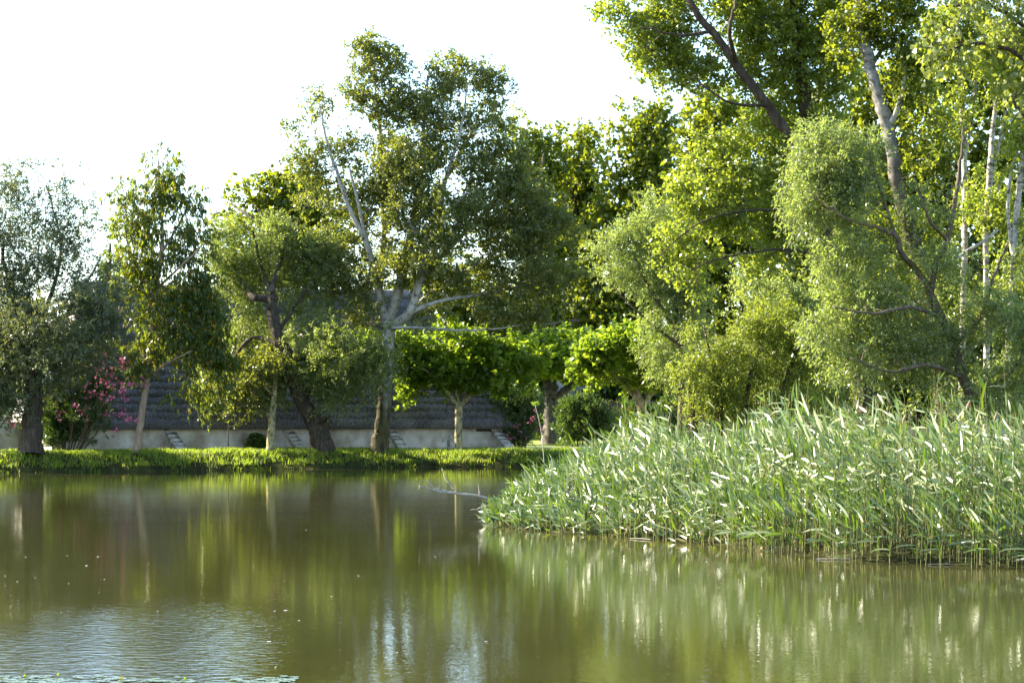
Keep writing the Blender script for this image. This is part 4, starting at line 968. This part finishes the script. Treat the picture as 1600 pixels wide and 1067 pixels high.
# ------------------------------------------------------------------ grass
def blades(n, xr, yr, hmin, hmax, wd, dmin=.02, dmax=9, front=1.0):
    x = rng.uniform(*xr, n); y = yr[0] + (yr[1] - yr[0]) * rng.random(n) ** front
    d = shore(x, y); k = (d > dmin) & (d < dmax)
    u_, v_ = (x - BX0) * bc + (y - BY0) * bsn, -(x - BX0) * bsn + (y - BY0) * bc
    k &= ~((v_ > -.02) & (u_ > -.2) & (u_ < BL + .1))
    k &= (np.sin(x * 1.9 + 2 * np.sin(y * 1.1)) * np.sin(y * 2.7 + x) < .88) | (rng.random(n) < .35)
    k &= (d > .55) | (np.sin(x * 2.7) * np.sin(x * .9 + 2) + rng.normal(0, .4, n) > -.25)
    x, y, d = x[k], y[k], d[k]
    n = len(x)
    z = ground_z(x, y)
    clump = .5 + .5 * np.sin(x * 2.3 + np.sin(y * 3) * 2) * np.sin(x * .83 + y * 1.9) + .25 * np.sin(x * 6.1) * np.sin(y * 5.3)
    h = (hmin + (hmax - hmin) * np.clip(rng.random(n) * .6 + clump * .5, 0, 1.2))
    a = rng.uniform(0, 2 * PI, n); lean = rng.uniform(.05, .8, n)
    dx, dy = np.cos(a), np.sin(a)
    B = np.stack([x, y, z - .02], -1)
    sd = np.stack([-dy, dx, np.zeros(n)], -1) * wd * .5 * rng.uniform(.7, 1.3, n)[:, None]
    Mi = B + np.stack([dx * lean * h * .3, dy * lean * h * .3, h * .6], -1)
    Ti = B + np.stack([dx * lean * h * .95, dy * lean * h * .95, h * (1 - .3 * lean)], -1)
    V = np.stack([B - sd, B + sd, Mi + sd * .8, Mi - sd * .8, Ti], 1).reshape(-1, 3)
    b = np.arange(n)[:, None] * 5
    tone = np.clip(.5 + .4 * (clump - .5) + .25 * rng.normal(0, 1, n), 0, 1)
    odd = (rng.random(n) < .05) * 1.0
    return V, [b + np.array([0, 1, 2, 3]), b + np.array([3, 2, 4])], {'tone': np.concatenate([tone, tone]), 'odd': np.concatenate([odd, odd])}
v, f, a = blades(170000, (-30, 9), (88.5, 106.5), .05, .32, .030, dmin=-.12, dmax=4.8)
tag(add('bank_grass', v, f, M['grass'], attr=a), 'lush uncut grass along the top and face of the far bank', 'grass', kind='stuff')
v, f, a = blades(9000, (-1, 14), (40, 99), .15, .5, .03, dmax=30)
tag(add('reed_bank_grass', v, f, M['grass'], attr=a), 'rough grass on the ground behind the reeds', 'grass', kind='stuff')

# ------------------------------------------------------------------ reeds
def reed_leaf_verts(n, L, Wd, azim, elev0, droop, twist):
    """n ribbons starting at the origin: (n, 8, 3) verts; 3 quads + tip"""
    t = np.array([0, .28, .68, 1.0])
    wdt = np.array([.55, 1.0, .80, .04])
    el = elev0[:, None] - droop[:, None] * t[None] ** 1.3
    seg = np.diff(t)[None] * L[:, None]
    em = (el[:, 1:] + el[:, :-1]) / 2
    r = np.concatenate([np.zeros((n, 1)), np.cumsum(np.cos(em) * seg, 1)], 1)
    z = np.concatenate([np.zeros((n, 1)), np.cumsum(np.sin(em) * seg, 1)], 1)
    ca, sa = np.cos(azim)[:, None], np.sin(azim)[:, None]
    P = np.stack([r * ca, r * sa, z], -1)
    T = unit(np.stack([np.cos(el) * ca, np.cos(el) * sa, np.sin(el)], -1))
    side = np.stack([-sa + 0 * r, ca + 0 * r, 0 * r], -1)
    up = np.cross(T, side) * -1
    tw = twist[:, None, None] * (.75 + .25 * t[None, :, None])
    Sd = side * np.cos(tw) + up * np.sin(tw)
    wv = (Wd[:, None] * wdt[None] * .5)[..., None]
    return np.stack([P - Sd * wv, P + Sd * wv], 2).reshape(n, 8, 3)
RQ = np.array([[0, 1, 3, 2], [2, 3, 5, 4], [4, 5, 7, 6]])

HV = unit(S + np.array([0., -1., .04]))               # midway between sun and camera; blown leaves are twisted to it to glint
def reed_params(n):
    stiff = rng.random(n) < .56
    az = np.where(rng.random(n) < .85, rng.normal(2.45, .7, n), rng.uniform(0, 2 * PI, n))
    el = rng.normal(.48, .30, n); dr = rng.normal(.30, .35, n)
    el[stiff] = rng.normal(1.22, .2, int(stiff.sum()))
    sv = np.stack([-np.sin(az), np.cos(az), 0 * az], -1)
    em = el - dr * .5
    T = np.stack([np.cos(em) * np.cos(az), np.cos(em) * np.sin(az), np.sin(em)], -1)
    uv = -np.cross(T, sv)
    tw = np.arctan2(-(sv @ HV), uv @ HV)
    tw = np.where(tw > PI / 2, tw - PI, np.where(tw < -PI / 2, tw + PI, tw))
    tw = np.where(stiff, rng.normal(0, .9, n), tw + rng.normal(0, .40, n))
    global SHEEN
    SHEEN = np.where(stiff, rng.uniform(0, .25, n), np.where(rng.random(n) < .70, rng.uniform(.5, 1, n), rng.uniform(0, .35, n)))  # sun sheen painted into blown leaves' colour; upright ones kept dark
    return rng.uniform(.24, .50, n), rng.uniform(.026, .052, n), az, el, dr, tw

# candidate spots
X = rng.uniform(-.9, 12.2, 40000); Y = rng.uniform(33, 62, 40000)
pxx = 800 + X / Y * F
d = shore(X, Y)
ok = (d > -.35) & (d < 6.5) & (pxx < 1720) & (pxx > 755) & ((d < 3.6) | (rng.random(len(X)) < .5)) & ~((pxx < 900) & (Y > 56))
X, Y, d, pxx = X[ok], Y[ok], d[ok], pxx[ok]
n_reed = 3900
X, Y, d, pxx = X[:n_reed], Y[:n_reed], d[:n_reed], pxx[:n_reed]
hh = np.interp(pxx, [755, 800, 860, 900, 960, 1010, 1080, 1140, 1210, 1600, 1720], [.55, .98, 1.15, 1.35, 1.85, 2.3, 1.75, 1.95, 2.7, 2.5, 2.4]) * (rng.uniform(.50, 1.04, len(X)) + .22 * (rng.random(len(X)) < .07)) * (1 + .13 * np.sin(X * 2.1 + 1) * np.sin(Y * 1.3) + .09 * np.sin(X * 5.3 + Y)) * (.62 + .38 * sst(-.3, 1.2, d))
gz_ = np.maximum(ground_z(X, Y), -.35)
order = np.argsort(Y - .9 * 0)
near = order[np.argsort((d[order] > .9).astype(int) * 100 + Y[order])][:300]
isn = np.zeros(len(X), bool); isn[near] = True
# --- prototypes for the 300 single reeds
def reed_proto(h):
    lean = rng.normal(0, .05, 2) + np.array([.05, -.02])
    P = np.stack([np.array([lean[0] * h * t ** 1.7, lean[1] * h * t ** 1.7, h * t]) for t in np.linspace(0, 1, 6)])
    v, f = tubes(P[None], np.linspace(.006, .0025, 6)[None], 4)
    st = mesh_data('reed_stalk', v, [f], M['reed_stalk'])
    lv = []
    nlf = 8
    for j in range(nlf):
        t = .14 + .86 * (j + rng.uniform(0, .6)) / nlf
        t = min(t, 1)
        q = reed_params(1)
        lvv = reed_leaf_verts(1, q[0] * (1.05 - .35 * abs(t - .6)) * (.6 if t < .3 else 1), *q[1:])[0]
        me = mesh_data('reed_leaf', lvv, [RQ], M['reed_leaf'], {'tone': np.full(3, float(SHEEN[0]) * min(1, max(.1, (t - .22) / .25))), 'odd': np.full(3, 1.0 if t < .25 and rng.random() < .2 else 0.)}, smooth=True)  # painted sheen dies out low on the stalk, a painted shade
        lv.append((me, (lean[0] * h * t ** 1.7, lean[1] * h * t ** 1.7, h * t)))
    return st, lv
protos = [(h, reed_proto(h)) for h in (.8, 1.1, 1.4, 1.7, 2.0, 2.3, 1.9, 2.1, 1.6, 2.2)]
for i in near:
    h, (st, lv) = min(protos, key=lambda p: abs(p[0] - hh[i]) + rng.uniform(0, .35))
    s = float(hh[i] / h)
    o = bpy.data.objects.new('reed', st); col.objects.link(o)
    o.location = (float(X[i]), float(Y[i]), float(gz_[i])); o.scale = (s, s, s); o.rotation_euler = (0, 0, float(rng.normal(0, .5)))
    tag(o, 'green reed with blown leaves coloured silvery for sun sheen in the front row of the reed bed', 'reed', 'single reeds along the front edge of the reed bed')
    for me, p in lv:
        c = bpy.data.objects.new('leaf', me); col.objects.link(c); c.parent = o; c.location = p
# --- the rest as one mass
Xs, Ys, hs_, zs = X[~isn], Y[~isn], hh[~isn], gz_[~isn]
n = len(Xs)
lean = rng.normal(0, .06, (n, 2)) + np.array([.05, -.02])
def at_t(t, idx=slice(None)):
    return np.stack([Xs[idx] + lean[idx, 0] * hs_[idx] * t ** 1.7, Ys[idx] + lean[idx, 1] * hs_[idx] * t ** 1.7, zs[idx] + hs_[idx] * t], -1)
v, f = tubes(np.stack([at_t(t) for t in (np.full(n, 0.), np.full(n, .5), np.full(n, 1.))], 1), np.tile([[.006, .0045, .0025]], (n, 1)), 3)
tag(add('reed_stalk_mass', v, [f], M['reed_stalk']), 'dense upright reed stalks deeper inside the reed bed', 'reeds', kind='stuff')
nl = 8
idx = np.repeat(np.arange(n), nl)
t = np.clip(.12 + .88 * (np.tile(np.arange(nl), n) + rng.uniform(0, .7, n * nl)) / nl, 0, 1)
q = reed_params(n * nl)
lv = reed_leaf_verts(n * nl, q[0] * (1.05 - .35 * np.abs(t - .6)) * np.where(t < .3, .6, 1), *q[1:]) + at_t(t, idx)[:, None]
lv[..., 2] = np.maximum(lv[..., 2], .03)
fq = (np.arange(n * nl)[:, None, None] * 8 + RQ[None]).reshape(-1, 4)
tone = np.repeat(SHEEN * np.clip((t - .22) / .25, .1, 1), 3)  # leaf colour darkened towards the foot, shade of the gaps painted in
odd = np.repeat(((t < .3) & (rng.random(n * nl) < .18)).astype(float), 3)
tag(add('reed_bed', lv.reshape(-1, 3), [fq], M['reed_leaf'], attr={'tone': tone, 'odd': odd}, smooth=True), 'dense bed of tall reeds with wind-blown leaves coloured silvery for sun sheen', 'reeds', kind='stuff')
# seed plumes on a few
for i in rng.choice(len(X), 26, replace=False):
    if Y[i] > 55: continue
    P = np.array([(X[i], Y[i], gz_[i]), (X[i] + .05, Y[i], gz_[i] + hh[i] * .6), (X[i] + .1, Y[i], gz_[i] + hh[i] * 1.06)])
    v, f = tubes(P[None], np.array([[.006, .005, .003]]), 4)
    r = add('plumed_reed', v, [f], M['reed_stalk'], origin=P[0])
    tag(r, 'reed carrying a withered brown seed plume above the leaves', 'reed', 'reeds with withered seed plumes')
    q = P[2] + np.stack([np.linspace(0, .07, 7), np.zeros(7), np.linspace(-.04, .16, 7)], -1)
    v, f = bark_tube(q, np.array([.006, .018, .026, .028, .022, .012, .003]), 6, .25)
    o = add('plume', v, f, M['seed'], None, origin=P[0]); o.location = (0, 0, 0); o.parent = r

# ------------------------------------------------------------------ dead branch, cane, floating things
db = W(800, 795, 56)
dead = empty('dead_branch', (W(785, 800, 51)[0], 51, 0))
tag(dead, 'bleached dead branch reaching out of the reeds over the water', 'branch')
def dbr(line, D=51):
    P = np.array([W(p[0], p[1], D) for p in line]); R = np.array([p[2] for p in line]) * D / F
    q = spline(np.hstack([P, R[:, None]]), 26)
    q[:, :3] += rng.normal(0, .008, (26, 3))
    return bark_tube(q[:, :3], np.maximum(q[:, 3], .003), 7, .1)
v, f = dbr([(820, 806, 2.4), (775, 786, 2.4), (750, 775, 2.0), (715, 771, 1.8), (690, 768, 1.5), (668, 763, 1.2), (655, 758, .6)])
add('stem', v, f, M['deadwood'], dead, smooth=True)
for l in ([(716, 771, 1.3), (703, 757, 1.0), (694, 744, .9), (691, 732, .5)], [(712, 771, 1.1), (695, 766, .9), (680, 763, .9), (667, 750, .5)], [(750, 775, 1.1), (749, 766, .9), (747, 758, .5)],
          [(770, 787, 1.2), (755, 792, .9), (735, 797, .5)], [(806, 795, 1.1), (808, 775, .9), (815, 753, .5)], [(688, 764, .8), (687, 760, .5)], [(656, 758, .7), (655, 763, .4)], [(790, 800, 1.5), (760, 790, 1.1), (752, 795, .7), (770, 802, .6)],
          [(840, 800, 1.4), (790, 798, 1.2), (765, 797, .8)]):
    v, f = dbr(l); add('twig', v, f, M['deadwood'], dead, smooth=True)
cn = empty('tall_cane', (W(853, 770, 56)[0], 56, .1)); tag(cn, 'bare pale cane with two leaves left at its top beyond the reeds', 'cane')
P = np.array([W(853, 790, 56), W(850, 720, 56), W(845, 670, 56), W(836, 632, 56)]); P[0][2] = .0
q = spline(P, 20)
v, f = bark_tube(q, np.linspace(.014, .009, 20), 7, .05); add('stem', v, f, M['deadwood'], cn, smooth=True)
for k, (dx, dz) in enumerate(((.14, .02), (-.1, .06), (.1, .1))):
    B = np.array([q[-1]]); v, f = leaf_hex(B, np.array([[dx, 0, dz]]), np.array([[.2, -1, .4]]), np.array([.15]), np.array([.13]))
    add('leaf', v, [f], M['plane_leaf'], cn, attr={'tone': np.full(len(f), .9)})

for k, (x0, x1, py) in enumerate([(1275, 1368, 874), (1185, 1215, 862), (985, 1016, 842), (1450, 1490, 883)]):
    Dp = H * F / (py - HY); a_ = np.array([(x0 - 800) / F * Dp, Dp, .012]); b_ = np.array([(x1 - 800) / F * Dp, Dp + rng.uniform(-.5, .5), .02])
    v, f = bark_tube(spline([a_, (a_ + b_) / 2 + np.array([0, .05, .01]), b_], 9), np.linspace(.009, .005, 9), 5, .1)
    tag(add('fallen_reed', v, f, M['deadwood'], origin=a_), 'dead pale reed stalk lying on the water along the reed edge' if k else 'longest dead reed stalk, afloat at the foot of the reeds', 'reed', 'dead reed stalks afloat at the reed edge')
def disc(r, n, mat, name, cup=.0):
    a = np.arange(n) / n * 2 * PI
    rr = r * (1 + rng.normal(0, .07, n))
    V = np.vstack([[(0, 0, 0)], np.stack([rr * np.cos(a), rr * np.sin(a), cup * np.ones(n) + rng.normal(0, .001, n)], -1)])
    i = np.arange(n)[:-1] + 1
    return mesh_data(name, V, [np.stack([np.zeros(n - 1, int), i, i + 1], -1)], mat, {'tone': rng.random(n - 1)})
pads = [disc(r, 11, M['pad'], 'lily_pad', .004) for r in (.035, .045, .055, .065)]
for i in range(190):
    c = rng.choice([20, 60, 100, 140, 170, 240, 270, 400, 430, 410], p=[.14, .12, .1, .08, .1, .1, .06, .08, .14, .08])
    px = c + rng.normal(0, 24); py = 1056 + abs(rng.normal(0, 6)) + rng.uniform(0, 8)
    Dp = H * F / (py - HY)
    o = bpy.data.objects.new('lily_pad', pads[i % 4]); col.objects.link(o)
    o.location = (float((px - 800) / F * Dp), float(Dp), .006 + .0002 * (i % 9)); o.rotation_euler = (0, 0, float(rng.uniform(0, 6)))
    tag(o, 'small pale shining round pad in the floating patch near the viewer', 'lily pad', 'floating pads on the near water')
for k, (px, py) in enumerate([(190, 1063), (92, 1058), (40, 1060), (290, 1064)]):
    Dp = H * F / (py - HY); o = bpy.data.objects.new('water_flower' if k == 0 else 'floating_shoot', disc(.02, 7, M['yellow_petal' if k == 0 else 'plane_leaf'], 'petal_disc', .02)); col.objects.link(o)
    o.location = ((px - 800) / F * Dp, Dp, .02); o.rotation_euler = (.9, 0, 0)
    tag(o, ['tiny yellow flower among the floating pads', 'small green shoot standing up in the second pad patch', 'green shoot in the outermost pad patch', 'green shoot between the two last pad patches'][k], 'flower' if k == 0 else 'shoot')
pet = [disc(r, 6, M['white_petal'], 'white_petal', .006) for r in (.014, .02, .028)]
spots = [(8, 900), (55, 903), (105, 868), (8, 915), (27, 909), (135, 884), (107, 912), (163, 905), (40, 870), (443, 908), (429, 955), (446, 954), (430, 1043), (467, 970), (518, 932), (95, 957), (246, 955), (420, 1003), (247, 783), (478, 828),
         (760, 1003), (1130, 905), (620, 1020), (153, 870), (332, 738), (560, 900), (680, 870)]
for k, (px, py) in enumerate(spots):
    Dp = H * F / (py - HY); o = bpy.data.objects.new('floating_petal', pet[k % 3]); col.objects.link(o)
    o.location = ((px - 800) / F * Dp, Dp, .004); o.rotation_euler = (0, 0, float(k))
    tag(o, 'tiny white petal adrift on the open water', 'petal', 'white petals scattered on the water')
print('LEAVES', NLEAF[0], 'TRIS', sum(sum(p for p in [len(o.data.loops) - 2 * len(o.data.polygons)]) for o in bpy.data.objects if o.type == 'MESH' and o.data.users == 1 or o.type == 'MESH' and False))
